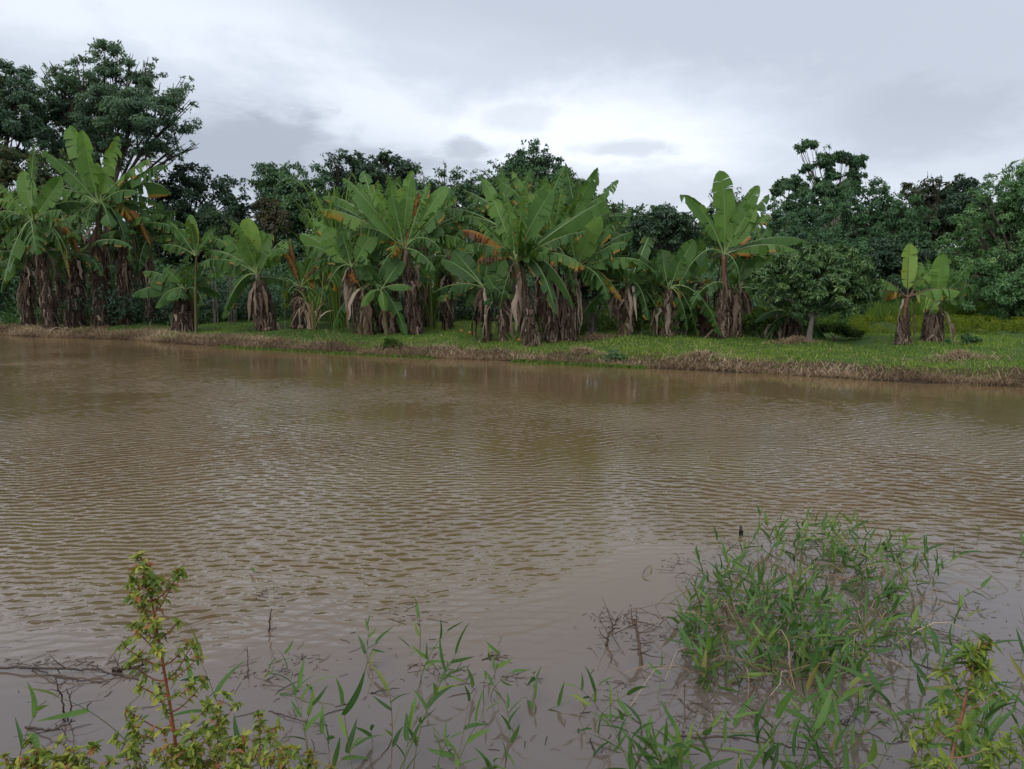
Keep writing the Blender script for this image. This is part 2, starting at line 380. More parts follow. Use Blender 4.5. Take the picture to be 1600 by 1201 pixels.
def limbs(g, base, blobs, r0, rng, fork=.45):
    base = np.asarray(base, float); B = np.asarray(blobs, float); top = B[:, :3].mean(0)
    fk = base + (np.array((base[0]*.6+top[0]*.4, base[1]*.6+top[1]*.4, top[2])) - base)*fork
    g.tube(bez(base, base+(fk-base)*.35+rng.normal(0, .05, 3), base+(fk-base)*.7+rng.normal(0, .08, 3), fk, np.linspace(0, 1, 9)),
           np.linspace(r0*1.25, r0*.75, 9)*np.r_[1.25, np.ones(8)], 9, cap=False)
    for b in B:
        e = b[:3]; m1 = fk + (e-fk)*.3 + np.array((0, 0, .18*np.linalg.norm(e-fk))) + rng.normal(0, .12, 3); m2 = fk+(e-fk)*.7 + rng.normal(0, .2, 3)
        P = bez(fk, m1, m2, e, np.linspace(0, 1, 8)); P[0] = fk - (fk-base)*.02
        g.tube(P, r0*.36*(1-np.linspace(0, 1, 8))**1.2+.014, 6)
        for k in range(4):
            q = P[rng.integers(3, 8)]; e2 = e + nrm(rng.normal(size=3))*b[3:6]*.85; mm = (q+e2)/2 + np.array((0, 0, .1))
            g.tube(bez(q, mm, mm, e2, np.linspace(0, 1, 5)), np.linspace(r0*.16, r0*.04, 5), 4, cap=False)
def tree(name, label, cat, basepx, D, blobs_px, mat, n, leaf, seed, r0=.18, bark=None, group=None, depth=.8, **kw):
    """blobs_px: (x,y,r[,squash]) in photo pixels, turned into places D metres away, with real depth"""
    rng = np.random.default_rng(seed); sc = D/FPX
    bl = []
    for k, b in enumerate(blobs_px):
        off = rng.uniform(-1, 1)*b[2]*sc*depth*.6; p = at(b[0], b[1], D+off); r = b[2]*sc; sq = b[3] if len(b) > 3 else .85
        bl.append((*p, r, r*depth*1.1, r*sq))
    b0 = at(basepx, 500, D); base = np.array((b0[0], D, float(gh(b0[0], D))-.05))
    root = empty(name, base, label, cat, group)
    g = Geo(); limbs(g, np.zeros(3), [(b[0]-base[0], b[1]-base[1], b[2]-base[2], *b[3:]) for b in bl], r0, rng)
    mobj('trunk', g.mesh('trunk', bark or M_bark, True), root)
    bl = [(b[0]-base[0], b[1]-base[1], b[2]-base[2], *b[3:]) for b in bl]
    mobj('crown', cloud_mesh('crown', mat, bl, n, leaf, rng, **kw), root)
    return root
GT = 'trees of the wood behind the banana plants'
def build_trees():
    # far wood closing the gaps
    rng = np.random.default_rng(77); bl = []
    for x in np.arange(-110, 125, 4.2):
        for row, D in enumerate((96, 112)):
            xx = x + rng.uniform(-2, 2); z = float(gh(xx, D)); px = 800 + xx/D*FPX
            top = np.interp(px, [0, 300, 900, 960, 1060, 1200, 1300, 1700], [9, 8, 9, 9.4, 8.6, 9, 11, 11]) + row*.8 + rng.uniform(-1, .6)
            bl.append((xx, D+rng.uniform(-4, 4), z+(top-z)*.62, 4.0, 4, (top-z)*.42)); bl.append((xx+rng.uniform(-2, 2), D-3, z+(top-z)*.25, 3.5, 3, (top-z)*.3))
    me = cloud_mesh('far_wood', M_fdark, bl, 60000, .62, rng, elong=1.5, sub=20, subr=.34)
    tag(mobj('far_wood', me), 'far dark green wood along the horizon behind all nearer trees', 'wood', kind='stuff')
    T = tree
    T('broadleaf_tree', 'tall broad tree at the upper left with airy leafy branch tips, tallest in the photo', 'tree', 175, 44,
      [(172, 110, 40, 1), (112, 130, 36), (85, 112, 20), (222, 130, 34), (238, 103, 16, 1.3), (160, 165, 56), (95, 180, 46), (255, 165, 44), (288, 138, 20), (215, 192, 54), (290, 205, 26), (150, 222, 55), (245, 232, 38), (60, 190, 38), (285, 238, 18), (184, 80, 15, 1.3), (162, 76, 9, 1.5), (300, 165, 12), (120, 95, 14), (205, 95, 14), (100, 240, 45), (98, 140, 30), (88, 165, 30), (70, 105, 12), (305, 225, 9)],
      M_fairy, 62000, .18, 1, .35, group=None, sub=34, subr=.20, elong=2.4, shell=.4, fill=.5)
    T('broadleaf_tree', 'dark leafy tree cut by the left edge of the photo beside the tallest tree', 'tree', 5, 42,
      [(20, 140, 36), (-20, 110, 34), (48, 168, 28), (10, 185, 40), (-40, 170, 50), (45, 215, 30), (-20, 230, 50), (30, 115, 12, 1.3)],
      M_fairy, 30000, .19, 2, .3, sub=20, subr=.25, shell=.45)
    T('broadleaf_tree', 'shaded olive green tree behind the leftmost banana plants', 'tree', 40, 38,
      [(10, 270, 55), (70, 280, 50), (-40, 300, 60), (130, 300, 50), (30, 350, 60), (100, 370, 60), (180, 330, 45), (180, 400, 50), (20, 430, 50), (-50, 400, 60)], M_folive, 26000, .2, 3, .2, shell=.5)
    T('evergreen_tree', 'very dark round evergreen right of the tallest tree', 'tree', 300, 46,
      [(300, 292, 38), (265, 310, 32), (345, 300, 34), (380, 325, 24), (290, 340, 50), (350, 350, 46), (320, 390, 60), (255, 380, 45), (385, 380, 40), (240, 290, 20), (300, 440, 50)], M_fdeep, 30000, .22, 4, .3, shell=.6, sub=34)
    T('broadleaf_tree', 'dark tree with a few reddish lower branches above the small banana clump', 'tree', 440, 48,
      [(430, 270, 32), (405, 290, 26), (470, 275, 30), (440, 310, 42), (490, 310, 36), (410, 340, 30), (460, 350, 50), (510, 350, 40), (440, 400, 50), (500, 290, 22), (500, 410, 45), (420, 262, 14)], M_fdark, 28000, .22, 5, .25, M_bark_pale, shell=.5, fill=.4)
    T('shrub_tree', 'rusty leaved small tree in front of the dark wood at left centre', 'tree', 425, 40,
      [(425, 330, 16), (412, 322, 12), (440, 342, 14), (432, 355, 20), (415, 345, 14)], M_folive_red, 2600, .2, 6, .06, subr=.3)
    T('broadleaf_tree', 'flat topped dark tree on the skyline left of centre', 'tree', 545, 52,
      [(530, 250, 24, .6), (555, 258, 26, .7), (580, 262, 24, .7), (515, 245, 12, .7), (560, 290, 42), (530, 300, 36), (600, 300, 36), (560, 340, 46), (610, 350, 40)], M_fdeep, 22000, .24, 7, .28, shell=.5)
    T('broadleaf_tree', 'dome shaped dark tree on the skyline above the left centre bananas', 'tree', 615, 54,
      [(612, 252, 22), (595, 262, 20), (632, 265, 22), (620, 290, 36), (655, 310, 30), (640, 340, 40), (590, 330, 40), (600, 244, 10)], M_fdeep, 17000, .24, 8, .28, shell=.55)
    T('broadleaf_tree', 'thin topped tree with loose sprays between two banana clumps', 'tree', 700, 50,
      [(660, 272, 12), (690, 272, 14, 1.2), (715, 275, 15), (742, 280, 14), (675, 295, 26), (715, 302, 30), (750, 305, 24), (700, 340, 44), (750, 350, 40), (660, 350, 40), (695, 258, 6, 1.5)], M_fdark, 18000, .22, 9, .22, M_bark_pale, shell=.4, fill=.45)
    T('broadleaf_tree', 'tall rounded tree with a knob top behind the central banana clump', 'tree', 830, 55,
      [(832, 232, 19), (815, 240, 14), (850, 238, 12), (820, 262, 26), (855, 262, 26), (790, 275, 20), (880, 270, 20), (830, 290, 44), (875, 295, 32), (785, 300, 30), (900, 300, 22), (775, 262, 12), (758, 270, 9), (850, 340, 50), (780, 345, 45), (800, 258, 16)], M_fdark, 30000, .24, 10, .3, shell=.5)
    T('broadleaf_tree', 'low olive green tree just behind the central banana crowns', 'tree', 800, 33,
      [(765, 282, 18), (800, 285, 24), (830, 295, 20), (780, 310, 34), (740, 330, 26), (820, 330, 40), (760, 360, 40), (870, 340, 40), (840, 390, 50), (770, 410, 50)], M_fmid, 15000, .17, 11, .15)
    T('broadleaf_tree', 'purplish dark tree at the right foot of the tall rounded tree', 'tree', 915, 58,
      [(905, 300, 18), (920, 315, 20), (935, 330, 24), (910, 340, 34), (950, 345, 20)], M_folive_red2, 6000, .25, 12, .2)
    for k, (x, y, r, lab) in enumerate(((960, 338, 26, 'low hazy tree on the far skyline right of the central bananas'), (1010, 340, 24, 'small dark skyline tree above the round mango crown'),
                                       (1045, 342, 22, 'second small dark skyline tree left of the tall single banana plant'))):
        T('skyline_tree', lab, 'tree', x, 78, [(x, y-6, r*.8), (x-r*.8, y+4, r*.7), (x+r*.8, y+4, r*.7), (x, y+30, r*1.5), (x-10, y+60, r*1.6)], M_fdark, 7000, .36, 30+k, .2)
    T('broadleaf_tree', 'slim dark tree partly hidden by the tall single banana plant', 'tree', 1140, 50,
      [(1148, 302, 12), (1112, 305, 8), (1158, 316, 14), (1130, 325, 22), (1165, 340, 26), (1105, 345, 22), (1140, 370, 40)], M_fdark, 8000, .22, 13, .15)
    T('open_tree', 'tall tree with open flat layered crown and pale limbs on the right skyline', 'tree', 1300, 60,
      [(1258, 228, 12, .5), (1272, 226, 14, .55), (1290, 234, 9, .5), (1250, 236, 8, .5), (1262, 262, 12, .6), (1290, 252, 15, .55), (1315, 248, 15, .55), (1340, 256, 15, .6), (1335, 275, 15, .6), (1300, 275, 16, .6), (1270, 280, 9, .6), (1232, 290, 16), (1250, 300, 15), (1215, 300, 10, 1.2), (1285, 300, 18), (1325, 295, 18)],
      M_fdark, 17000, .26, 14, .24, M_bark_pale, shell=.3, sub=12, subr=.38, flat=.5)
    T('broadleaf_tree', 'grey green tree at the foot of the open crowned tree', 'tree', 1225, 56,
      [(1225, 310, 18), (1250, 320, 24), (1210, 330, 16), (1240, 350, 34), (1280, 330, 26), (1215, 370, 30)], M_fdark, 12000, .24, 15, .2)
    T('rounded_tree', 'bright topped cauliflower shaped tree right of the open crowned tree', 'tree', 1365, 44,
      [(1360, 300, 26, .8), (1335, 310, 22), (1385, 305, 18), (1320, 335, 30), (1370, 335, 32), (1410, 330, 28), (1435, 345, 24), (1350, 370, 42), (1300, 365, 28), (1400, 375, 42), (1290, 400, 40), (1350, 410, 50), (1420, 410, 40)], M_fmid2, 34000, .17, 16, .25, sub=34, subr=.24, shell=.75)
    T('rounded_tree', 'leafy shaded tree filling the space above the dark mango bush', 'tree', 1240, 40,
      [(1230, 360, 26), (1200, 390, 30), (1260, 380, 30), (1300, 400, 30), (1220, 430, 44), (1280, 440, 40), (1180, 430, 36)], M_fdark, 15000, .18, 17, .2)
    T('broadleaf_tree', 'brownish dark tree on the skyline near the right edge', 'tree', 1450, 52,
      [(1445, 290, 14), (1425, 300, 18), (1465, 292, 16), (1485, 300, 14), (1440, 320, 30), (1480, 325, 30), (1460, 360, 40), (1510, 350, 30), (1450, 275, 6, 1.6)], M_folive_red2, 17000, .24, 18, .25)
    T('broadleaf_tree', 'blackish green tree on the skyline left of the pale willowy tree', 'tree', 1505, 50,
      [(1505, 292, 18), (1490, 305, 16), (1525, 300, 18), (1510, 330, 34)], M_fdeep, 10000, .22, 19, .2)
    T('willowy_tree', 'large pale green willowy tree filling the right edge', 'tree', 1590, 30,
      [(1600, 275, 30), (1560, 292, 24), (1530, 305, 18), (1580, 320, 44), (1525, 340, 28), (1500, 360, 24), (1640, 300, 50), (1560, 365, 46), (1500, 390, 34), (1475, 385, 16), (1610, 390, 60), (1540, 420, 46), (1490, 430, 30), (1580, 455, 50), (1640, 450, 60), (1525, 470, 34), (1590, 480, 34)], M_flight2, 60000, .145, 20, .2, elong=3.2, droop=.55, sub=40, subr=.22)
    T('willowy_tree', 'deep shaded tree behind the two bananas at the right', 'tree', 1440, 36,
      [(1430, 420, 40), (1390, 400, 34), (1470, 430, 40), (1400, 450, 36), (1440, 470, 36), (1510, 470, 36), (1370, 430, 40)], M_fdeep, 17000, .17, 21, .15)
    T('mango_tree', 'round dark mango tree crown behind the slim green banana stem', 'tree', 1028, 23.5,
      [(1005, 350, 20), (1035, 345, 22), (1065, 350, 20), (990, 365, 18), (1020, 370, 26), (1055, 372, 26), (1080, 365, 14), (1000, 390, 16), (1015, 405, 14)], M_mango2, 15000, .12, 22, .06, elong=3, droop=.5, sub=46, subr=.18)
    T('mango_bush', 'low spreading dark mango tree with a straight grey trunk near the right', 'tree', 1266, 20.6,
      [(1230, 420, 32), (1270, 410, 34), (1310, 412, 34), (1345, 425, 26), (1205, 440, 28), (1250, 450, 38), (1300, 450, 42), (1350, 455, 30), (1270, 475, 34), (1320, 480, 32), (1200, 465, 22), (1365, 470, 18)], M_mango, 42000, .125, 23, .075, M_bark_pale, elong=3.6, droop=.55, sub=50, subr=.17)
M_folive_red = foliage_mat('rusty_foliage', (.05, .05, .03), (.10, .095, .055), (.17, .14, .085), .6, .2)
M_folive_red2 = foliage_mat('purplish_foliage', (.040, .055, .034), (.078, .10, .055), (.125, .15, .08), .55, .2)
M_fmid2 = foliage_mat('rounded_foliage', (0.039, 0.092, 0.046), (0.087, 0.184, 0.078), (0.157, 0.289, 0.122), .5, .2)
M_flight2 = foliage_mat('willowy_foliage', (0.066, 0.152, 0.062), (0.152, 0.291, 0.112), (0.291, 0.469, 0.189), .45, .25, .4)
M_mango2 = foliage_mat('bluish_mango_foliage', (0.032, 0.072, 0.040), (0.068, 0.132, 0.067), (0.134, 0.210, 0.106), .38, .15, .5)
build_trees()
# ------------------------------------------------------------------ banana plants
def banana_leaf_mat():
    t = NT('banana_leaf'); uv = t.n('ShaderNodeUVMap').outputs[0]; sep = t.n('ShaderNodeSeparateXYZ'); t.L.new(uv, sep.inputs[0])
    u = sep.outputs[0]; v = sep.outputs[1]; tone = t.attr('tone'); tint = t.attr('tint'); rnd = t.n('ShaderNodeObjectInfo').outputs['Random']
    st = t.M('SINE', t.M('MULTIPLY', t.M('SUBTRACT', v, t.M('MULTIPLY', t.M('ABSOLUTE', u), .06)), 420.0))
    p = t.obj(); n = t.noise(p, 3.0, 3, .6); n2 = t.noise(p, 22, 3, .6)
    g = t.ramp(t.M('ADD', t.M('ADD', tint, t.M('MULTIPLY', t.M('SUBTRACT', n, .5), .35)), t.M('MULTIPLY', st, .035)),
               [(0, (.036, .088, .024)), (.45, (.082, .172, .040)), (.8, (.152, .275, .058)), (1, (.24, .37, .075))])
    te = t.M('ADD', tone, t.M('MULTIPLY', t.M('SUBTRACT', n2, .5), .45))
    te = t.M('MULTIPLY', te, t.mapr(tone, .01, .1))
    y = t.ramp(te, [(0, (.18, .24, .04)), (.35, (.40, .30, .04)), (.6, (.38, .15, .03)), (.85, (.16, .075, .035)), (1, (.12, .075, .045))])
    c = t.mix(t.mapr(te, .22, .5), g, y)
    nb = t.bump(t.M('ADD', st, t.M('MULTIPLY', n2, 1.2)), .5, .006)
    tc = t.mix(1.0, c, (1.5, 1.45, .55), 'MULTIPLY')
    return t.bsdf(c, .42, .35, nb, transl=.34, tcol=tc)
M_ban = banana_leaf_mat()
def rib_mat():
    t = NT('midrib'); tone = t.attr('tone'); c = t.mix(tone, (.19, .27, .09), (.26, .16, .05)); return t.bsdf(c, .4, .5)
M_rib = rib_mat()
def petiole_red():
    t = NT('reddish_stem'); n = t.noise(t.obj(), 12, 4, .6); return t.bsdf(t.ramp(n, [(.3, (.09, .035, .025)), (.7, (.17, .10, .045))]), .5, .4)
M_pred = petiole_red()
def stem_mat():
    t = NT('banana_stem'); n = t.noise(t.obj(), 7, 4, .6); uv = t.n('ShaderNodeUVMap').outputs[0]
    m = t.n('ShaderNodeMapping'); m.inputs['Scale'].default_value = (14, 1.5, 1); t.L.new(uv, m.inputs[0]); n2 = t.noise(m.outputs[0], 1, 4, .6)
    c = t.mix(t.mapr(n, .42, .58), (.09, .12, .04), (.14, .075, .035)); c = t.mix(t.mapr(n2, .5, .7), c, (.05, .03, .02))
    return t.bsdf(c, .6, .3, t.bump(n2, .6, .02))
M_stem = stem_mat()
def dry_mat(name, a, b, c_):
    t = NT(name); n = t.noise(t.obj(), 9, 4, .6); tint = t.attr('tint')
    f = t.M('ADD', tint, t.M('MULTIPLY', t.M('SUBTRACT', n, .5), .5))
    c = t.ramp(f, [(0, a), (.5, b), (1, c_)])
    return t.bsdf(c, .85, .15, t.bump(t.noise(t.obj(), 60, 3, .6), .5, .01), transl=.12)
M_dry = dry_mat('dry_banana_leaf', (.040, .026, .019), (.132, .088, .062), (.38, .30, .23))
M_tan = dry_mat('tan_dry_leaf', (.10, .065, .03), (.22, .155, .08), (.38, .30, .18))
def leaf_geo(P0, P3, L_hint, hint, arch, W, tatter, phi, droop, tone, tint, rng, pet=.14, rise=0.35, tiptone=None):
    """lamina and midrib meshes of one banana leaf, in plant coordinates"""
    P0 = np.asarray(P0, float); P3 = np.asarray(P3, float); d = P3-P0; L = np.linalg.norm(d)
    A = np.array((0, 0, arch*L)); side = nrm(np.cross(d, (0, .3, 1.)))*L*rng.uniform(-.05, .05)
    P1 = P0 + d*rise + A*1.0 + side; P2 = P0 + d*.78 + A*.95 + side
    n = 34; tt = np.linspace(0, 1, n); C = bez(P0, P1, P2, P3, tt); T = nrm(np.gradient(C, axis=0))
    N = np.asarray(hint, float)[None] - T*(T@np.asarray(hint, float))[:, None]; N = nrm(N); S = np.cross(T, N)
    def samp(A_, t): 
        x = np.clip(t, 0, 1)*(n-1); i = np.minimum(x.astype(int), n-2); f = (x-i)[..., None]; return A_[i]*(1-f)+A_[i+1]*f
    V = []; Q = []; UV = []; TO = []; TI = []; nv = 0
    US = np.array([0, .3, .65, 1.0])
    for s in (-1, 1):
        # strips
        edges = [pet]
        if tatter < .05: edges += list(np.sort(rng.uniform(pet+.1, .95, rng.integers(0, 3))))
        else:
            t = pet
            while t < .985:
                t += rng.exponential(.13*(1-tatter)+.012)+.016; edges.append(min(t, .99))
        if edges[-1] < .99: edges.append(1.0)
        else: edges[-1] = 1.0
        ph0 = phi*rng.uniform(.8, 1.2)
        for a, b in zip(edges[:-1], edges[1:]):
            m = max(1, int(round((b-a)/.045))); ts = np.linspace(a, b, m+1); tc = (a+b)/2
            gap = (.05+.5*tatter)*rng.random() if tatter > .05 else .02
            ph = ph0 + rng.normal(0, .08+.34*tatter); dr = droop*rng.uniform(.3, 2.0)
            yb = tone if tiptone is None else tone + (tiptone-tone)*sstep(.45, .95, tc)
            to = min(1., yb + (rng.random()**3)*.3*(yb > .02)); ti = tint + rng.normal(0, .035+.05*tatter)
            x = (ts-pet)/(1-pet); w = W*np.clip(np.sin(pi*np.clip(x, 0, 1)**.82), 0, 1)**.55
            w = np.where(x > .93, np.maximum(w, W*.30*(1-(x-.93)/.07*.9)), w); w = np.where(x <= 0.001, W*.10, w)
            w = w*(1 - (.22*tatter*rng.random()))
            sw = .20+.12*rng.random()
            te = tc + (ts-tc)[:, None]*(1-gap*US[None]**1.5)
            c = samp(C, te); t_ = samp(T, te); nn = samp(N, te); ss = samp(S, te)*s
            wu = w[:, None]*US[None]; ang = ph + .25*US[None]*np.sign(ph)*abs(ph)
            P = c + ss*(wu*np.cos(ang))[..., None] + nn*(wu*np.sin(ang))[..., None] + t_*(wu*sw)[..., None]
            P[..., 2] -= dr*wu*US[None]**1.2
            P += rng.normal(0, .004+.008*tatter, P.shape)*(US[None, :, None])
            V.append(P.reshape(-1, 3)); k = len(US)
            i, j = np.meshgrid(np.arange(m), np.arange(k-1), indexing='ij'); q = nv + i*k+j
            qq = np.stack([q, q+1, q+k+1, q+k], -1).reshape(-1, 4); Q.append(qq if s > 0 else qq[:, ::-1])
            UV.append(np.stack([np.broadcast_to(s*US[None], te.shape), te], -1).reshape(-1, 2))
            eb = rng.uniform(.3, .8) if rng.random() < .28*tatter else 0.
            TO.append(np.clip(np.broadcast_to(to*(.55+.6*US[None]) + eb*(US[None] > .9), te.shape), 0, 1).ravel()); TI.append(np.full(te.size, ti)); nv += te.size
    me = npmesh('leaf', np.concatenate(V), np.concatenate(Q), M_ban, {'tone': np.concatenate(TO), 'tint': np.concatenate(TI)}, np.concatenate(UV), True)
    return me, C, T, N
def banana(spec):
    (lab, base_px, crown_px, leaves) = spec[:4]; o = spec[4] if len(spec) > 4 else {}
    rng = np.random.default_rng(o.get('seed', abs(hash(base_px)) % 9999 if False else int(base_px[0]*7+base_px[1])))
    b = ground(*base_px); 
    if 'D' in o:
        b = at(base_px[0], base_px[1], o['D']); b[2] = float(gh(b[0], b[1]))
    D = b[1]; b = b.copy(); b[2] -= .03
    cr = at(crown_px[0], crown_px[1], D + o.get('dy', 0.0)) - b
    root = empty('banana_plant', b, lab, 'banana plant', o.get('group', 'banana plants along the far bank'))
    rad = o.get('r', .13); t = np.linspace(0, 1, 14)
    mid = np.array((cr[0]*.25+o.get('bow', 0), cr[1]*.3, cr[2]*.5)); C = bez(np.zeros(3), mid*.6, mid*1.35, cr, t)
    g = Geo(); g.tube(C, rad*(1.15-.55*t), 12); mobj('pseudostem', g.mesh('pseudostem', o.get('stem', M_stem), True), root)
    sc = D/FPX
    lv = list(leaves)
    for k in range(o.get('extra', 6)):
        az = rng.uniform(0, 2*pi); ln = rng.uniform(60, 120)*o.get('xs', 1); el = rng.uniform(-.5, 1.0)
        lv.append((cos(az)*ln*cos(el), -sin(el)*ln, dict(y=sin(az)*ln*cos(el)*sc*(1), arch=.18, W=.2+.05*rng.random(), tat=rng.uniform(.4, .95), xtra=1)))
    if o.get('skirt', 1) > .4 and o.get('low', 1):
        for k in range(3):
            sg = rng.choice([-1, 1]); px_ = crown_px[0]+sg*rng.uniform(18, 75)*26/D; lv.append((px_, crown_px[1]+rng.uniform(20, 80)*26/D, dict(y=rng.uniform(-1.0, .3), arch=rng.uniform(.28, .5), tat=rng.uniform(.4, .95), tint=rng.uniform(.1, .45), W=.25, droop=.35)))
    for q in lv:
        dx, dy = q[0], q[1]; k = q[2] if len(q) > 2 else {}
        if 'xtra' not in k: dx -= crown_px[0]; dy -= crown_px[1]
        yoff = k.get('y', rng.uniform(-.35, .35)*sc*math.hypot(dx, dy)*.7)
        p0 = cr + np.array((rng.normal(0, .03), rng.normal(0, .03), -.05)); 
        tip = at(crown_px[0]+dx, crown_px[1]+dy, D+o.get('dy', 0)+yoff)-b
        d = tip-p0; L = np.linalg.norm(d); upright = d[2]/L
        arch = k.get('arch', .2 if upright < .75 else .05)
        tat = k.get('tat', .85 if upright < .8 else .6)
        if 'hint' in k: hint = k['hint']
        elif upright > .6: hint = (rng.uniform(-.35, .35), -1, .35)
        elif upright < -.6: hint = (rng.uniform(-.3, .3), -1, .5)
        else: hint = (-d[0]*.08/L, -.45-.5*rng.random(), 1)
        phi = k.get('phi', .18 if upright > .6 else (-.35-.45*rng.random()))
        W = k.get('W', .235)*o.get('ws', 1)*(D/22.5)**.8*.92
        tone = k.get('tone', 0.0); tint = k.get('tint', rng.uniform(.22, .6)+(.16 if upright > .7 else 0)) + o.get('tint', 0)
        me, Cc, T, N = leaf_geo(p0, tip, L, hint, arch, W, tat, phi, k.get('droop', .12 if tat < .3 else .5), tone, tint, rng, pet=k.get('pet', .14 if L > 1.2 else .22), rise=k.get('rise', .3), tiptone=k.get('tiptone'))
        lf = mobj('leaf', me, root)
        if k.get('lab'): lf['label'] = k['lab']
        g = Geo(); w = np.linspace(1, 0.12, len(Cc))**1.3*(.014+.009*L); g.tube((Cc-N*w[:, None]*.35)[::3], w[::3], 5, tone=min(1, tone*1.6)); mobj('midrib', g.mesh('midrib', o.get('rib', M_rib), True), lf)
    # skirt of dead leaf sheaths and strips
    sk = o.get('skirt', 1.0)
    if sk > 0:
        top = o.get('sktop', .8); nr = int(o.get('nskirt', 330)*sk); g = Geo(); sr = o.get('sr', .26)*.86
        Ct = lambda q: bez(np.zeros(3), mid*.6, mid*1.35, cr, np.atleast_1d(q))
        for k in range(nr):
            q = rng.uniform(.02, top); c = Ct(q)[0]; az = rng.uniform(0, 2*pi); od = np.array((cos(az), sin(az), 0))
            ln = rng.uniform(.12, .6); w = rng.uniform(.008, .045)*(1+.7*(rng.random() < .2)); r0 = sr*(1.0-.30*q/top)*rng.uniform(.55, 1.0); rr = r0 + ln*rng.uniform(-.08, .24)*(1.5 if q < .12 else .7)
            m = 5; s = np.linspace(0, 1, m)[:, None]; tang = np.array((-od[1], od[0], 0)); sway = rng.normal(0, .09)
            P = c + od*(r0 + (rr-r0)*s**1.3) + np.array((0, 0, -1))*ln*s*.95 + tang*sway*s + rng.normal(0, .012, (m, 3))*s
            P[:, 2] = np.maximum(P[:, 2], .02+.03*rng.random())
            tw = rng.uniform(-1.2, 1.2); an = tw*s[:, 0]+rng.normal(0, .4); wd = w*(1-.75*s[:, 0]**2)
            sd_ = tang[None]*np.cos(an)[:, None] + od[None]*np.sin(an)[:, None]
            A = P - sd_*wd[:, None]; B_ = P + sd_*wd[:, None]; Mid = P + od*wd[:, None]*.5
            V = np.stack([A, Mid, B_], 1).reshape(-1, 3); i = np.arange(m-1)*3
            Q = np.concatenate([np.stack([i, i+1, i+4, i+3], -1), np.stack([i+1, i+2, i+5, i+4], -1)])
            g.add(V, Q, tint=np.clip(rng.normal(.42, .26)+(.3 if rng.random() < .15 else 0), 0, 1))
        tag(mobj('dead_sheath_skirt', g.mesh('dead_sheath_skirt', M_dry, False), root), kind='stuff')
        # a dark rough core so that the skirt has body
        g = Geo(); qq = np.linspace(0, top, 9); Cc = Ct(qq); rj = sr*.66*(1-.3*qq/top)*(1+rng.normal(0, .06, 9)); g.tube(Cc, rj, 10, cap=True, tint=.15)
        mobj('old_sheaths', g.mesh('old_sheaths', M_dry, True), root)
        for k in range(o.get('nhang', 9)):
            az = rng.uniform(pi, 2*pi) if rng.random() < .65 else rng.uniform(0, pi); od = np.array((cos(az), sin(az), 0)); q = rng.uniform(.62, 1.0); c = Ct(q)[0]
            ln = min(rng.uniform(.6, 1.5), c[2]*.92); out = rng.uniform(.12, .42)
            m = 8; s = np.linspace(0, 1, m); P = c + od*(rad*.8 + out*np.sin(s*pi*.55))[:, None] - np.array((0, 0, 1))*(ln*s**1.15)[:, None] + np.array((0, 0, .12))*np.sin(s*pi)[:, None]
            P += rng.normal(0, .02, P.shape); wd = rng.uniform(.03, .085)*np.sin(pi*(.12+.8*s))
            tang = np.array((-od[1], od[0], 0)); an = np.cumsum(rng.normal(0, .45, m)); sd_ = tang[None]*np.cos(an)[:, None]+od[None]*np.sin(an)[:, None]
            V = np.stack([P-sd_*wd[:, None], P+od*wd[:, None]*.6, P+sd_*wd[:, None]], 1).reshape(-1, 3); i = np.arange(m-1)*3
            Q = np.concatenate([np.stack([i, i+1, i+4, i+3], -1), np.stack([i+1, i+2, i+5, i+4], -1)])
            g = Geo(); g.add(V, Q, tint=np.clip(rng.normal(.5, .25), 0, 1)); mobj('dry_hanging_leaf', g.mesh('dry_hanging_leaf', M_dry, True), root)
    return root
Y_ = dict
BR = dict(tat=.03, tint=.78, W=.36)     # broad unbroken young leaf
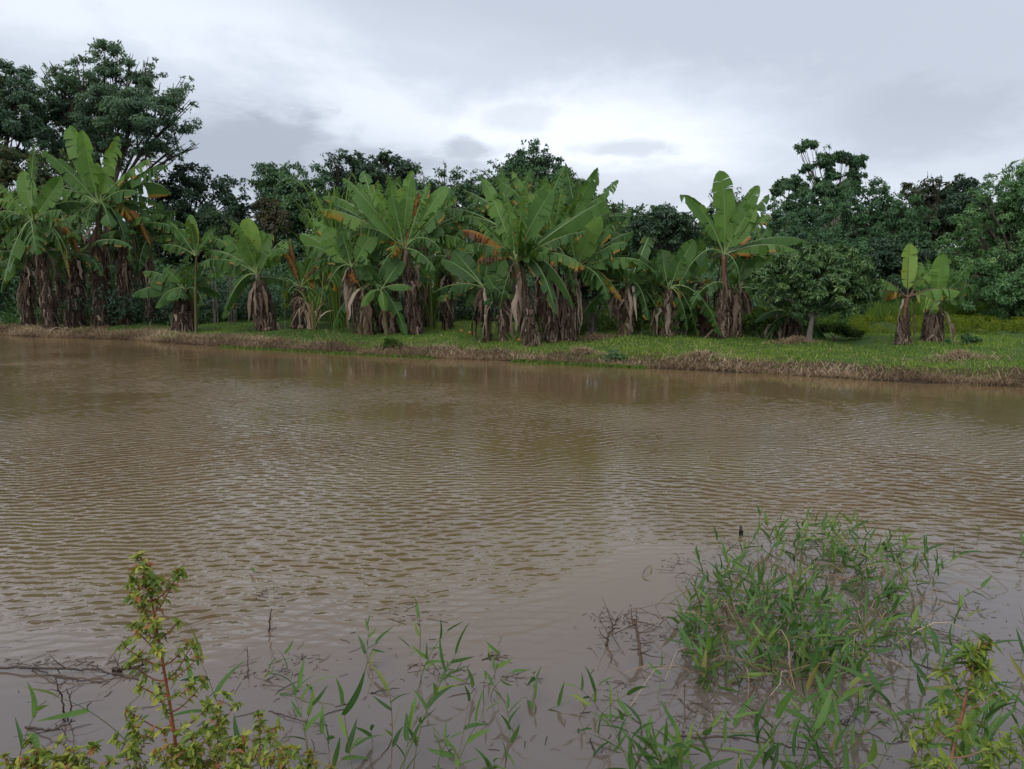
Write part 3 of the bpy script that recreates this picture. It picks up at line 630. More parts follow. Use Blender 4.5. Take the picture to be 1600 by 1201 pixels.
def bananas():
    S = []
    # ---- clump at the left edge
    S.append(('tall banana plant at the far left with a hanging yellow leaf and pale shredded skirt', (80, 517), (52, 345), [
        (36, 268, Y_(tat=.1, tint=.75, W=.3)), (57, 222, Y_(tat=.9, W=.2, tint=.35)), (96, 276, Y_(tat=.15, tint=.6, W=.33)), (-8, 284, Y_(tat=.9)), (-20, 312, Y_(arch=.2)), (-25, 345, Y_(arch=.25)),
        (136, 322, Y_(arch=.28, tat=.7)), (8, 443, Y_(arch=.35, tat=.5, W=.3, y=-.9)), (22, 430, Y_(arch=.4, tat=.3, W=.33, y=-.6)), (57, 398, Y_(arch=.22, tat=.5, W=.4, y=-1.3, tint=.45)), (108, 434, Y_(arch=.5, tone=.42, tat=.2, W=.16, y=-.4, lab='yellowing leaf hanging straight down')),
        (124, 397, Y_(arch=.5, tone=.75, tat=.6, W=.2, lab='orange brown dying leaf')), (88, 370, Y_(arch=.3)), (-5, 395, Y_(arch=.3))], Y_(r=.15, sr=.37, sktop=.72, nskirt=420, xs=.9, extra=3, nhang=12)))
    S.append(('tallest banana plant of the left clump with its fan of big arching leaves', (158, 492), (155, 318), [
        (108, 197, Y_(tat=.25, tint=.65, W=.40)), (128, 202, Y_(tat=.3, tint=.7, W=.3)), (186, 213, Y_(tat=.5, tint=.7, W=.26)), (64, 236, Y_(arch=.12, tat=.35)), (236, 203+45, Y_(arch=.10)), (262, 258, Y_(arch=.14, tat=.8, W=.3)),
        (268, 302, Y_(arch=.3, tat=.6, W=.32)), (250, 322, Y_(arch=.25, W=.25)), (234, 342, Y_(arch=.36, tat=.5, W=.3)), (173, 357, Y_(arch=.3, tat=.5, W=.36, y=-1.4)), (98, 324, Y_(arch=.25)), (132, 360, Y_(arch=.3, y=-1)),
        (236, 388, Y_(arch=.42, tone=.72, tat=.7, W=.2, lab='rusty orange dying leaf')), (205, 345, Y_(arch=.35, tone=.3, tiptone=.7)), (75, 300, Y_(arch=.2)), (150, 255, Y_(tat=.1, tint=.85, W=.22))],
        Y_(D=30.8, r=.17, sr=.50, sktop=.74, nskirt=480, extra=4, nhang=14)))
    S.append(('banana plant behind the right side of the tall left clump, leaves hanging low', (192, 488), (200, 355), [
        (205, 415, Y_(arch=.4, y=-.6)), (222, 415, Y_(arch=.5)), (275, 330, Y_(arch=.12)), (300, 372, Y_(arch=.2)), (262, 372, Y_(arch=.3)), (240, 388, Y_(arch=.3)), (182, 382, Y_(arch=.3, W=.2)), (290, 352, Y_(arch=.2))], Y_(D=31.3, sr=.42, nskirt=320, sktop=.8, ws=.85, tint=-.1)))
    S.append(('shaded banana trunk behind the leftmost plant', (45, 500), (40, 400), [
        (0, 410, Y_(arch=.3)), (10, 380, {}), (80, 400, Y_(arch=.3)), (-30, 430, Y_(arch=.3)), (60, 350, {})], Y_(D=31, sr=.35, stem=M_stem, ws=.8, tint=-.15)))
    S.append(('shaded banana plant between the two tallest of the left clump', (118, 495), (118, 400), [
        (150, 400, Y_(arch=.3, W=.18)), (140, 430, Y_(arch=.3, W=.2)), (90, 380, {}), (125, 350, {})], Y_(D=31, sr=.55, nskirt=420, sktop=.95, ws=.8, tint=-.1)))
    # ---- low clump
    S.append(('low dark banana plant with glossy leaves spreading over the bank', (284, 502), (290, 452), [
        (205, 462, Y_(arch=.16, tat=.05, W=.26, tint=.35)), (232, 442, Y_(arch=.15, tat=.05, W=.26)), (255, 421, Y_(arch=.2, tat=.3, W=.24)), (243, 482, Y_(arch=.35, tat=.1, W=.25, y=-.8)), (345, 463, Y_(arch=.3, tat=.1, W=.25)), (330, 430, Y_(arch=.1, tat=.1)), (312, 415, Y_(tat=.1)), (262, 470, Y_(arch=.3, tat=.1, y=-1))],
        Y_(D=28, r=.14, sr=.55, skirt=1, sktop=.75, ws=1.1, tint=-.08, extra=6, xs=.7)))
    S.append(('thin banana plant with one small raised leaf behind the low clump', (305, 492), (307, 398), [
        (297, 336, Y_(tat=.1, tint=.7, W=.24)), (318, 385, Y_(tat=.1, W=.25, y=-.5, arch=.3)), (272, 372, Y_(arch=.2)), (250, 385, Y_(arch=.2)), (335, 372, Y_(arch=.2)), (285, 410, Y_(arch=.4)), (262, 345, Y_(arch=.1))], Y_(D=27.5, r=.055, skirt=0, ws=.8, tint=-.08, extra=3, xs=.6)))
    S.append(('stout banana plant with one upright paddle leaf, left of centre', (420, 516), (402, 428), [
        (385, 341, Y_(tat=.04, tint=.92, W=.34, hint=(.1, -1, .2), tiptone=.02)), (410, 360, Y_(tat=.1, tint=.6, W=.26)), (331, 370, Y_(arch=.1, tat=.3)), (350, 368, Y_(arch=.06, tat=.2, tint=.5)), (312, 412, Y_(arch=.22, tat=.7, W=.3)), (328, 436, Y_(arch=.4, tat=.6, W=.28)), (318, 395, Y_(arch=.2)), (425, 365, Y_(tat=.3)), (455, 378, Y_(arch=.15)), (375, 385, Y_(arch=.1, tat=.1)), (440, 400, Y_(arch=.2))],
        Y_(r=.17, sr=.52, sktop=.85, nskirt=520, bow=-.1)))
    S.append(('banana plant with rounded paddle leaf and brown dead top, beside the stout one', (474, 513), (470, 448), [
        (460, 408, Y_(tat=.03, W=.32, tint=.45)), (520, 428, Y_(arch=.2, tat=.3)), (512, 438, Y_(arch=.25, tone=.5, tat=.5, lab='yellow patch leaf')), (492, 380, Y_(arch=.1, W=.14)), (430, 440, Y_(arch=.3)), (452, 372, Y_(tone=.95, W=.12)), (445, 395, Y_(tone=.95, arch=.2, W=.15)), (500, 405, Y_(arch=.2, tone=.9))],
        Y_(r=.16, sr=.52, sktop=.95, nskirt=520, ws=.9)))
    # ---- left centre clump
    S.append(('banana plant with two broad bright leaves spreading left, in the left centre clump', (563, 517), (550, 418), [
        (468, 366, Y_(tat=.05, W=.36, arch=.1, tint=.7, hint=(.2, -1, .6))), (508, 358, Y_(tat=.05, W=.42, arch=.04, tint=.75, hint=(.1, -1, .4))), (596, 346, Y_(tat=.05, W=.36, arch=.04, tint=.6, hint=(-.2, -1, .4))), (513, 456, Y_(arch=.4, tat=.6, tint=.8, tiptone=.4, W=.3)), (582, 420, Y_(arch=.3, tat=.8, tint=.8, W=.28)), (478, 395, Y_(arch=.15)), (530, 350, Y_(tat=.4)), (470, 385, Y_(arch=.15)), (620, 395, Y_(arch=.2))],
        Y_(D=25.4, r=.14, skirt=.55, sktop=.7, sr=.2, bow=-.05)))
    S.append(('banana plant with one large flat leaf standing upright above the left centre clump', (648, 522), (633, 388), [
        (633, 292, Y_(tat=.03, W=.42, tint=.85, hint=(0, -1, .15))), (536, 278, Y_(tat=.6, W=.28, arch=.03, tint=.5)), (497, 328, Y_(arch=.14, tat=.6, W=.27, tint=.8, tiptone=.3)), (644, 266, Y_(tat=.4, W=.26, tint=.7)), (606, 272, Y_(tat=.6, W=.22)), (577, 292, Y_(tat=.8, W=.25)), (699, 292, Y_(tat=.05, W=.30, tint=.65, hint=(-.3, -1, .3))), (714, 308, Y_(arch=.1, tat=.7)),
        (733, 334, Y_(arch=.12, tat=.4, W=.28)), (716, 362, Y_(arch=.22, tat=.5, W=.32)), (575, 402, Y_(arch=.25, tat=.4, W=.28)), (612, 402, Y_(arch=.5, tone=.38, tat=.8, W=.3, y=-.9, lab='yellow edged drooping leaf')), (672, 285, Y_(tat=.9, W=.2)), (655, 300, Y_(tone=.9, tat=.9, W=.14)), (735, 385, Y_(arch=.25, tat=.9)), (690, 395, Y_(arch=.35, y=-1))],
        Y_(r=.17, sr=.36, sktop=.78, nskirt=420, nhang=14, extra=4)))
    S.append(('banana plant at the back of the left centre clump, tattered leaves fanned up', (600, 505), (598, 365), [
        (560, 285, Y_(tat=.8)), (590, 262+20, Y_(tat=.9, W=.22)), (625, 275, Y_(tat=.8)), (520, 320, Y_(arch=.1, tat=.9)), (545, 300, Y_(tat=.9)), (668, 300, Y_(tat=.8)), (665, 340, Y_(arch=.15)), (530, 360, Y_(arch=.2)), (585, 320, Y_(tat=.1, W=.3))], Y_(D=26.5, sr=.32, tint=-.05, nhang=12)))
    S.append(('small young banana plant with dark paddle leaves at the front of the left centre clump', (604, 512), (594, 452), [
        (628, 407, Y_(tat=.03, W=.36, tint=.28, hint=(-.2, -1, .4))), (643, 450, Y_(arch=.2, tat=.04, W=.26, tint=.5)), (601, 487, Y_(arch=.35, tat=.04, W=.26, tint=.8, y=-.5)), (566, 480, Y_(arch=.35, tat=.04, W=.2, tint=.65)), (570, 415, Y_(tat=.1, W=.3, tint=.25))],
        Y_(D=24.3, r=.07, skirt=0, extra=0, ws=.85)))
    S.append(('banana stump with orange brown sheaths at the left of the left centre clump', (575, 518), (566, 450), [(540, 430, Y_(arch=.3, tone=.9)), (590, 440, Y_(arch=.3, tone=.8))], Y_(D=25.3, r=.17, sr=.25, nskirt=200, sktop=.95, extra=0)))
    S.append(('leaning bare banana trunk between the stems of the left centre clump', (618, 516), (612, 440), [(600, 420, Y_(tone=.9)), (640, 425, Y_(arch=.3))], Y_(D=25.4, r=.15, sr=.26, nskirt=220, sktop=.95, extra=1, xs=.6)))
    # ---- centre clump
    S.append(('leaning banana plant at the water side of the central clump with bare leaf stalks', (835, 540), (806, 408), [
        (756, 280, Y_(tat=.35, W=.30, tint=.65, hint=(.3, -1, .2))), (722, 360, Y_(arch=.17, tone=.68, tat=.8, W=.24, lab='bright orange dying leaf')), (860, 392, Y_(arch=.25, tat=.5, W=.34, y=-1.0, tint=.55)), (945, 314, Y_(tat=.08, W=.36, arch=.04, tint=.5, hint=(-.3, -1, .5))), (864, 296, Y_(tat=.06, W=.38, tint=.45, hint=(-.2, -1, .25))), (914, 420, Y_(arch=.26, tat=.75, tone=.1, tiptone=.4, W=.27)),
        (918, 362, Y_(arch=.1, tat=.85, tone=.1)), (776, 392, Y_(arch=.25, tat=.6, y=-.8)), (790, 305, Y_(tat=.85, W=.25)), (822, 290, Y_(tat=.9, W=.22)), (745, 345, Y_(arch=.1)), (745, 410, Y_(arch=.3, tone=.95, tat=.9, W=.2)), (726, 388, Y_(arch=.25, tat=.9))],
        Y_(r=.15, sr=.30, sktop=.70, nskirt=420, extra=2, nhang=9, bow=-.15)))
    S.append(('banana plant in the middle of the central clump with a tall torn fan', (862, 534), (866, 385), [
        (774, 284, Y_(tat=.9, W=.25)), (800, 268, Y_(tat=.9, W=.24)), (852, 275, Y_(tat=.9, W=.25)), (880, 262+25, Y_(tat=.9, W=.22)), (934, 262, Y_(tat=.5, W=.3, tint=.5)), (914, 298, Y_(tat=.4, W=.27, tint=.7)), (955, 330, Y_(arch=.05, tat=.5)), (742, 318, Y_(arch=.06, tat=.9)), (723, 296, Y_(arch=.03, tat=.95, W=.2)), (835, 300, Y_(tat=.9)), (892, 320, Y_(tat=.7)), (905, 398, Y_(arch=.25))],
        Y_(r=.17, sr=.36, sktop=.85, nskirt=440, extra=4, nhang=12, dy=.4, tint=-.05)))
    S.append(('banana plant at the right of the central clump with long leaves reaching right', (886, 532), (900, 418), [
        (938, 338, Y_(tat=.05, W=.36, tint=.8, hint=(-.3, -1, .4))), (980, 380, Y_(arch=.14, tat=.5, W=.27)), (1000, 407, Y_(arch=.13, tat=.4, W=.22, tint=.55)), (1012, 446, Y_(arch=.22, tat=.5, W=.25, tint=.55)), (972, 472, Y_(arch=.34, tone=.35, tat=.7, W=.22, tiptone=.5, lab='yellow brown drooping leaf')), (955, 395, Y_(arch=.2, tone=.4, tat=.8, y=.5)),
        (990, 362, Y_(arch=.1, tat=.8, y=.8)), (1000, 440, Y_(arch=.2, W=.2, y=.3)), (965, 350, Y_(tat=.6)), (930, 450, Y_(arch=.3)), (880, 330, Y_(tat=.7))],
        Y_(r=.16, sr=.34, sktop=.85, nskirt=420, extra=2, nhang=10)))
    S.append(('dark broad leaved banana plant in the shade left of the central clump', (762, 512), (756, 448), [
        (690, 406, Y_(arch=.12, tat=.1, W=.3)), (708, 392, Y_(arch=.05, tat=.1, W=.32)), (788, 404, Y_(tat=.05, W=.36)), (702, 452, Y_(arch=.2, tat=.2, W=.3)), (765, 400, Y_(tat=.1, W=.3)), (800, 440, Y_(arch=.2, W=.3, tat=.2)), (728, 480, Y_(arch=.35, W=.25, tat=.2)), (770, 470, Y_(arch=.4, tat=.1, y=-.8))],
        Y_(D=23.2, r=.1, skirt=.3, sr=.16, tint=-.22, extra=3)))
    S.append(('small dark banana sucker under the central leaves', (785, 520), (780, 465), [(760, 430, Y_(tat=.1)), (800, 430, Y_(tat=.1)), (815, 470, Y_(arch=.3, tat=.1)), (755, 475, Y_(arch=.3, tat=.1))], Y_(D=22.6, r=.07, skirt=.3, sr=.12, ws=.8, tint=-.2, extra=0)))
    # ---- plants right of centre
    S.append(('banana plant with thick dark trunk behind the leafy green sapling', (976, 525), (982, 445), [
        (940, 420, Y_(arch=.2)), (1010, 400, {}), (960, 390, {}), (1030, 450, Y_(arch=.3)), (1035, 325, Y_(tat=.5, W=.25, y=.8)), (930, 455, Y_(arch=.3))], Y_(r=.18, sr=.27, sktop=.98, nskirt=340, tint=-.15)))
    S.append(('slim banana plant with smooth pale green stem right of the leafy sapling', (1021, 526), (1022, 462), [
        (1003, 395, Y_(tat=.2, W=.17, y=.3)), (1045, 392, Y_(tat=.3, W=.22)), (1083, 428, Y_(arch=.15, tat=.4, W=.24)), (1060, 445, Y_(arch=.25, W=.24)), (1000, 432, Y_(arch=.06, W=.14, tone=.25)), (1026, 405, Y_(W=.2)), (985, 440, Y_(arch=.2)), (1035, 478, Y_(arch=.5, tone=.3, W=.2, y=-.4))],
        Y_(r=.075, skirt=0, extra=1, xs=.6)))
    S.append(('banana plant with dark trunk right of the slim green stem', (1042, 526), (1045, 450), [
        (1065, 400, Y_(W=.3, tat=.2)), (1035, 390, Y_(W=.3, tat=.2)), (1090, 420, Y_(arch=.15)), (1015, 425, Y_(arch=.2)), (1070, 460, Y_(arch=.3, tone=.6, tat=.8)), (1085, 375, Y_(tat=.1, tint=.6, W=.3))], Y_(r=.16, sr=.24, sktop=.98, nskirt=300, tint=-.12)))
    S.append(('tall lone banana plant with a high torn paddle leaf and reddish stalks, right of centre', (1130, 528), (1131, 398), [
        (1123, 267, Y_(tat=.12, W=.38, tint=.68, hint=(0, -1, .1), pet=.12)), (1062, 307, Y_(arch=.20, tat=.45, W=.27, tint=.6)), (1185, 290, Y_(tat=.15, W=.28, tint=.6, hint=(-.3, -1, .3))), (1202, 304, Y_(tat=.5, W=.2, arch=.04)), (1178, 318, Y_(tat=.2, W=.36, tint=.7, hint=(-.3, -1, .4))), (1262, 378, Y_(arch=.16, tat=.35, W=.26, tint=.45)), (1252, 396, Y_(arch=.16, tone=.12, tat=.6, W=.25, tiptone=.05)),
        (1098, 372, Y_(arch=.2)), (1092, 345, Y_(arch=.14, tat=.8)), (1205, 340, Y_(tat=.6, tone=.15, W=.25)), (1150, 318, Y_(tat=.8)), (1100, 400, Y_(arch=.3, tat=.9, W=.2)), (1195, 415, Y_(arch=.25, tone=.6, tat=.9, W=.16))],
        Y_(r=.13, sr=.30, sktop=.62, nskirt=430, extra=1, stem=M_pred, rib=M_rib, nhang=6)))
    S.append(('banana trunk wrapped in brown strips at the right of the tall lone banana', (1148, 527), (1152, 450), [
        (1190, 402, Y_(W=.34, tat=.05, tint=.5)), (1165, 400, Y_(W=.38, tat=.03, tint=.3)), (1185, 440, Y_(arch=.25, tint=.25, tat=.1)), (1220, 400, Y_(arch=.1, tat=.4, tint=.7))], Y_(r=.14, sr=.25, sktop=.9, nskirt=320, extra=1, tint=-.05)))
    S.append(('banana plant with bright green paddle leaf left of the tall lone banana', (1100, 527), (1095, 440), [
        (1088, 372, Y_(tat=.05, W=.36, tint=.6)), (1045, 425, Y_(arch=.2, tat=.6)), (1075, 440, Y_(arch=.3, tone=.7, tat=.9, lab='orange dying leaf')), (1060, 395, Y_(tat=.8)), (1112, 440, Y_(arch=.4, tone=.5)), (1062, 405, Y_(arch=.1, tat=.8))], Y_(r=.13, sr=.26, sktop=.95, nskirt=340, extra=1)))
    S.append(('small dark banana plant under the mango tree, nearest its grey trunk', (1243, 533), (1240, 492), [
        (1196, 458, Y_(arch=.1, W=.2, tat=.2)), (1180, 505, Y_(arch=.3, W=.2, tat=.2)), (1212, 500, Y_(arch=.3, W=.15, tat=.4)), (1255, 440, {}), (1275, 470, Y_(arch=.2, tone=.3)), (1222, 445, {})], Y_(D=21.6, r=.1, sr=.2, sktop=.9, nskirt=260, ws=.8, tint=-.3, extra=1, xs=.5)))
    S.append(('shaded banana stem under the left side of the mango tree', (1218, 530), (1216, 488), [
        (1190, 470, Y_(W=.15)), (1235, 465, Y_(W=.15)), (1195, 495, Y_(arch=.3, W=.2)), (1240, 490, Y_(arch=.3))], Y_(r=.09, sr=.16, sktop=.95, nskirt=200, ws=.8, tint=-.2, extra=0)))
    S.append(('lone banana plant with glowing yellow green leaf and red stem near the right', (1409, 537), (1418, 462), [
        (1423, 381, Y_(tat=.08, W=.27, tint=1.05, hint=(.1, -1, .05), tone=.03)), (1372, 456, Y_(arch=.15, tat=.5, tone=.3, tiptone=.1, W=.2)), (1502, 457, Y_(arch=.18, tat=.35, W=.27, tint=.75, y=-.2)), (1468, 484, Y_(arch=.34, tat=.4, tone=.12, W=.28, tint=.85, y=-.5)), (1376, 436, Y_(arch=.12, tat=.8, W=.22)), (1440, 410, Y_(tat=.3, W=.24)), (1388, 470, Y_(arch=.3, tat=.6, W=.22, tone=.15)), (1450, 425, Y_(arch=.1, tat=.7, W=.24))],
        Y_(D=19.7, r=.085, sr=.19, sktop=.6, nskirt=260, extra=0, stem=M_pred, rib=M_pred, nhang=3, low=0)))
    S.append(('banana with a thick round stump of dead leaves right of the glowing leaf', (1455, 539), (1460, 478), [
        (1473, 397, Y_(tat=.05, W=.27, tint=.75, hint=(-.3, -1, .3))), (1447, 402, Y_(tat=.8, W=.2)), (1512, 428, Y_(arch=.06, tat=.8, tint=.35, W=.28)), (1528, 445, Y_(arch=.14, tat=.8, tint=.3, W=.28)), (1520, 410, Y_(arch=.05, tat=.9, tint=.35)), (1425, 415, Y_(tat=.6, tint=.5)), (1490, 420, Y_(tat=.5, tint=.2)), (1440, 440, Y_(tat=.1, W=.3, tint=.45))],
        Y_(D=20.2, r=.15, sr=.33, sktop=.98, nskirt=480, extra=0, nhang=4, low=0)))
    # plants standing farther back inside the clumps
    GB = 'banana plants standing deep inside the clumps'
    rb = np.random.default_rng(404)
    for (bx, cy, D, nl, ln, lab) in ((95, 345, 33, 11, 85, 'banana plant deep inside the tall left clump'), (235, 375, 31.5, 10, 65, 'shaded banana plant right behind the tall left clump'),
            (525, 375, 28.5, 11, 80, 'tattered banana plant behind the left of the left centre clump'), (665, 365, 28, 12, 85, 'tattered banana plant behind the right of the left centre clump'), (700, 400, 27, 9, 70, 'low tattered banana plant beside the cane tussocks'), (790, 360, 25, 13, 95, 'tattered banana plant behind the left of the central clump'),
            (905, 360, 25.5, 13, 90, 'tattered banana plant behind the right of the central clump'), (845, 345, 26.5, 12, 85, 'banana plant at the very back of the central clump'), (960, 400, 26, 10, 75, 'tattered banana plant between the central clump and the mango crown'), (1165, 400, 24.5, 8, 60, 'shaded banana plant behind the tall lone banana')):
        lv = []
        for q in range(nl):
            a = rb.uniform(-.35, pi+.35); l = ln*rb.uniform(.7, 1.15); lv.append((bx+cos(a)*l*.95, cy-sin(a)*l, Y_(tat=rb.uniform(.5, .98), tint=rb.uniform(.2, .6), arch=.02+.16*abs(cos(a)), W=.22)))
        lv.append((bx+rb.uniform(-40, 40), cy+ln*.5, Y_(tone=.7, arch=.35, W=.15)))
        S.append((lab, (bx, 505), (bx, cy), lv, Y_(D=D, r=.13, sr=.28, sktop=.75, nskirt=200, extra=0, nhang=6, seed=int(bx*3), tint=-.06, group=GB)))
    for s in S: banana(s)
bananas()
# ------------------------------------------------------------------ the far bank: grass, straw, weeds
def blade_mat(name, stops, rough=.6, transl=.3, spec=.3):
    t = NT(name); c = t.ramp(t.attr('tint'), stops); return t.bsdf(c, rough, spec, transl=transl, tcol=t.mix(1., c, (1.2, 1.15, .6), 'MULTIPLY'))
M_grass = blade_mat('grass', [(0, (.04, .09, .016)), (.45, (.155, .26, .035)), (.8, (.31, .41, .06)), (1, (.42, .40, .16))])
M_straw = blade_mat('straw', [(0, (.12, .075, .045)), (.4, (.29, .20, .125)), (.75, (.46, .34, .22)), (1, (.62, .50, .35))], .8, .1, .15)
def blades(P, h, w, lean, rng, curve=True, az=None):
    n = len(P); az = rng.uniform(0, 2*pi, n) if az is None else az; f = rng.uniform(0, 2*pi, n)
    D = np.stack([np.cos(az)*lean, np.sin(az)*lean, np.sqrt(np.clip(1-lean**2, .0, 1))], 1); S = np.stack([np.cos(f), np.sin(f), np.zeros(n)], 1)
    h = h[:, None]; w = w[:, None]
    tip = P + D*h; tip[:, 2] -= (h[:, 0]*lean*.3 if curve else 0)
    mid = P + D*h*.5 + np.array((0, 0, .08))*h*lean[:, None]
    V = np.stack([P - S*w*.5, P + S*w*.5, mid + S*w*.45, tip, mid - S*w*.45], 1).reshape(-1, 3)
    a = np.arange(n)*5
    return V, np.stack([a, a+1, a+2, a+4], -1), np.stack([a+4, a+2, a+3], -1)
def noise2(x, y, s, seed):
    r = np.random.default_rng(seed); v = 0
    for k in range(7):
        a = r.uniform(0, 2*pi); f = s*r.uniform(.5, 2.0); v = v + np.sin((x*cos(a)+y*sin(a))*f + r.uniform(0, 6))
    return v/3.2
def on_bank(n, x0, x1, s0, s1, rng, pw=1.0):
    x = rng.uniform(x0, x1, n); s = s0+(s1-s0)*rng.random(n)**pw; y = shoreY(x)+s/.9
    s2 = shoreS(x, y)
    return x, y, s2
def straw_mask(x, s):
    """cut dry grass: a fringe along the water and some patches"""
    wdt = np.interp(x, [-20, -9, -3, 0, 2.5, 6, 10], [1.5, 1.2, .6, .34, .25, .30, .36])*(1+.45*noise2(x, s*.3, 1.6, 5))
    m = 1-sstep(wdt*.7, wdt*1.35, s)
    return np.clip(m, 0, 1)
def build_grass():
    rng = np.random.default_rng(11)
    n = 165000; x, y, s = on_bank(n, -24, 16, .05, 9.5, rng, 1.35)
    k = (rng.random(n) > straw_mask(x, s)*.86) & (rng.random(n) < np.clip(1.15 - .35*noise2(x, y, 2.2, 8)*(1-sstep(2, 7, x)), .25, 1)); x, y, s = x[k], y[k], s[k]
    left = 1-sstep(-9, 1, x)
    P = np.stack([x, y, gh(x, y)-.01], 1); n = len(P)
    h = rng.uniform(.035, .11, n)*(1+.3*noise2(x, y, 1.3, 9))*(1-.25*left); w = rng.uniform(.008, .018, n)
    V, Q, T = blades(P, h, w, rng.uniform(.1, .85, n), rng)
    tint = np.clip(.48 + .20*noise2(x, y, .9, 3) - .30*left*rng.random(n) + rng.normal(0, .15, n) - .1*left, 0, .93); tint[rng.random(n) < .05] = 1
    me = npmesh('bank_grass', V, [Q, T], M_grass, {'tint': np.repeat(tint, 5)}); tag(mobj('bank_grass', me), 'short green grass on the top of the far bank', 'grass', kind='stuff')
    n = 80000; x, y, s = on_bank(n, -24, 16, -.12, 3.2, rng, 1.7)
    k = rng.random(n) < straw_mask(x, s)*.9+.04; x, y, s = x[k], y[k], s[k]; n = len(x)
    pile = .05+.05*np.clip(noise2(x, y, 2.6, 21), 0, 2)
    P = np.stack([x, y, gh(x, y)+pile*rng.random(n)], 1); P[:, 2] = np.maximum(P[:, 2], .005)
    V, Q, T = blades(P, rng.uniform(.08, .30, n), rng.uniform(.006, .014, n), np.clip(rng.normal(.86, .2, n), .2, 1), rng)
    low = 1-sstep(.0, .35, s)
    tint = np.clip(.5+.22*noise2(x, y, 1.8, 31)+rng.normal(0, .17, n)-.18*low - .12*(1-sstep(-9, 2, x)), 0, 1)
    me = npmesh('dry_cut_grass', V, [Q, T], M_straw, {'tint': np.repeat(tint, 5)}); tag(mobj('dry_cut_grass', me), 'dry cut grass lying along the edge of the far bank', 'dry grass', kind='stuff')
    # heaps of raked dry grass
    for (px, py, r, lab) in ((930, 532, .55, 'long low heap of raked dry grass behind the water side tuft'), (912, 553, .32, 'small pointed heap of dry grass close to the water at centre right'), (1092, 560, .45, 'heap of dry grass hanging over the bank edge below the tall lone banana'), (1500, 562, .6, 'flat heap of dry grass on the bank edge near the right'), (1240, 537, .5, 'thin spread of dry grass before the mango tree trunk')):
        c = ground(px, py); n = 900; a = rng.uniform(0, 2*pi, n); q = np.abs(rng.normal(0, .5, n)); xx = c[0]+np.cos(a)*q*r*1.7; yy = c[1]+np.sin(a)*q*r*.7
        P = np.stack([xx, yy, gh(xx, yy)+np.exp(-q*q*2)*r*.28*rng.random(n)], 1)-c
        V, Q, T = blades(P, rng.uniform(.1, .3, n), rng.uniform(.006, .013, n), np.clip(rng.normal(.93, .1, n), .3, 1), rng)
        me = npmesh('hay_heap', V, [Q, T], M_straw, {'tint': np.repeat(np.clip(rng.normal(.55, .2, n), 0, 1), 5)}); tag(mobj('hay_heap', me, loc=c), lab, 'hay heap', 'heaps of dry grass on the bank')
    # green growth trailing into the water
    n = 5200; xp = np.concatenate([rng.uniform(at(800, 575, 19)[0], at(1010, 575, 17.8)[0], n//2), rng.uniform(-9, -2, n//2)]); yy = shoreY(xp) - np.abs(rng.normal(0, .16, n)) - .05
    P = np.stack([xp, yy, np.full(n, .003)], 1); V, Q, T = blades(P, rng.uniform(.06, .16, n), rng.uniform(.008, .016, n), rng.uniform(.5, 1, n), rng)
    me = npmesh('water_edge_grass', V, [Q, T], M_grass, {'tint': np.repeat(np.clip(rng.normal(.3, .15, n), 0, .9), 5)}); tag(mobj('water_edge_grass', me), 'green grass trailing into the water along the far bank', 'grass', kind='stuff')
    # rising weeds behind the trunks
    def patch(name, lab, cat, px0, px1, D0, D1, nb, hr, mat, n, leaf, seed, **kw):
        r = np.random.default_rng(seed); bl = []
        for k in range(nb):
            D = r.uniform(D0, D1); px = r.uniform(px0, px1); X = (px-800)/FPX*D; h = r.uniform(*hr); z = float(gh(X, D)); bl.append((X, D, z+h*.35, h*r.uniform(.9, 1.6), h*1.1, h*.65))
        me = cloud_mesh(name, mat, bl, n, leaf, r, **kw); tag(mobj(name, me), lab, cat, kind='stuff')
    patch('meadow_weeds', 'bright green weeds growing between and behind the right hand trunks', 'weeds', 840, 1330, 23.5, 33, 170, (.3, .65), M_bush, 38000, .10, 41, sub=14, subr=.4, elong=2.2)
    patch('yellow_meadow', 'yellow green low meadow behind the two bananas at the right', 'weeds', 1290, 1720, 22.5, 34, 190, (.18, .42), M_meadow, 36000, .08, 42, sub=14, subr=.4, elong=2.5)
    patch('dark_weeds', 'shaded weeds behind the left hand banana trunks', 'weeds', -120, 700, 31.5, 38, 150, (.3, .8), M_fmid, 26000, .12, 43, sub=14, subr=.4)
    patch('thicket', 'dense dark thicket closing the view under the trees', 'thicket', -150, 1750, 37, 45, 240, (1.4, 2.9), M_fdark, 95000, .20, 44, sub=18, subr=.34, elong=1.9)
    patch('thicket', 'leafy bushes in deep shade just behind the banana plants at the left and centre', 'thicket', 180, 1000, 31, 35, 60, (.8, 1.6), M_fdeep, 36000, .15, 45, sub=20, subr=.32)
    # long weeping grass under the willowy tree
    r = np.random.default_rng(5); n = 9000; D = r.uniform(31, 34.5, n); px = np.where(r.random(n) < .75, r.uniform(1440, 1680, n), r.uniform(1330, 1480, n)); X = (px-800)/FPX*D
    V, Q, T = blades(np.stack([X, D, gh(X, D)], 1), r.uniform(.6, 1.25, n), r.uniform(.015, .03, n), r.uniform(.15, .8, n), r)
    me = npmesh('tall_grass', V, [Q, T], M_grass, {'tint': np.repeat(np.clip(r.normal(.25, .15, n), 0, .8), 5)}); tag(mobj('tall_grass', me), 'tall bending grass at the foot of the willowy tree', 'grass', kind='stuff')
build_grass()
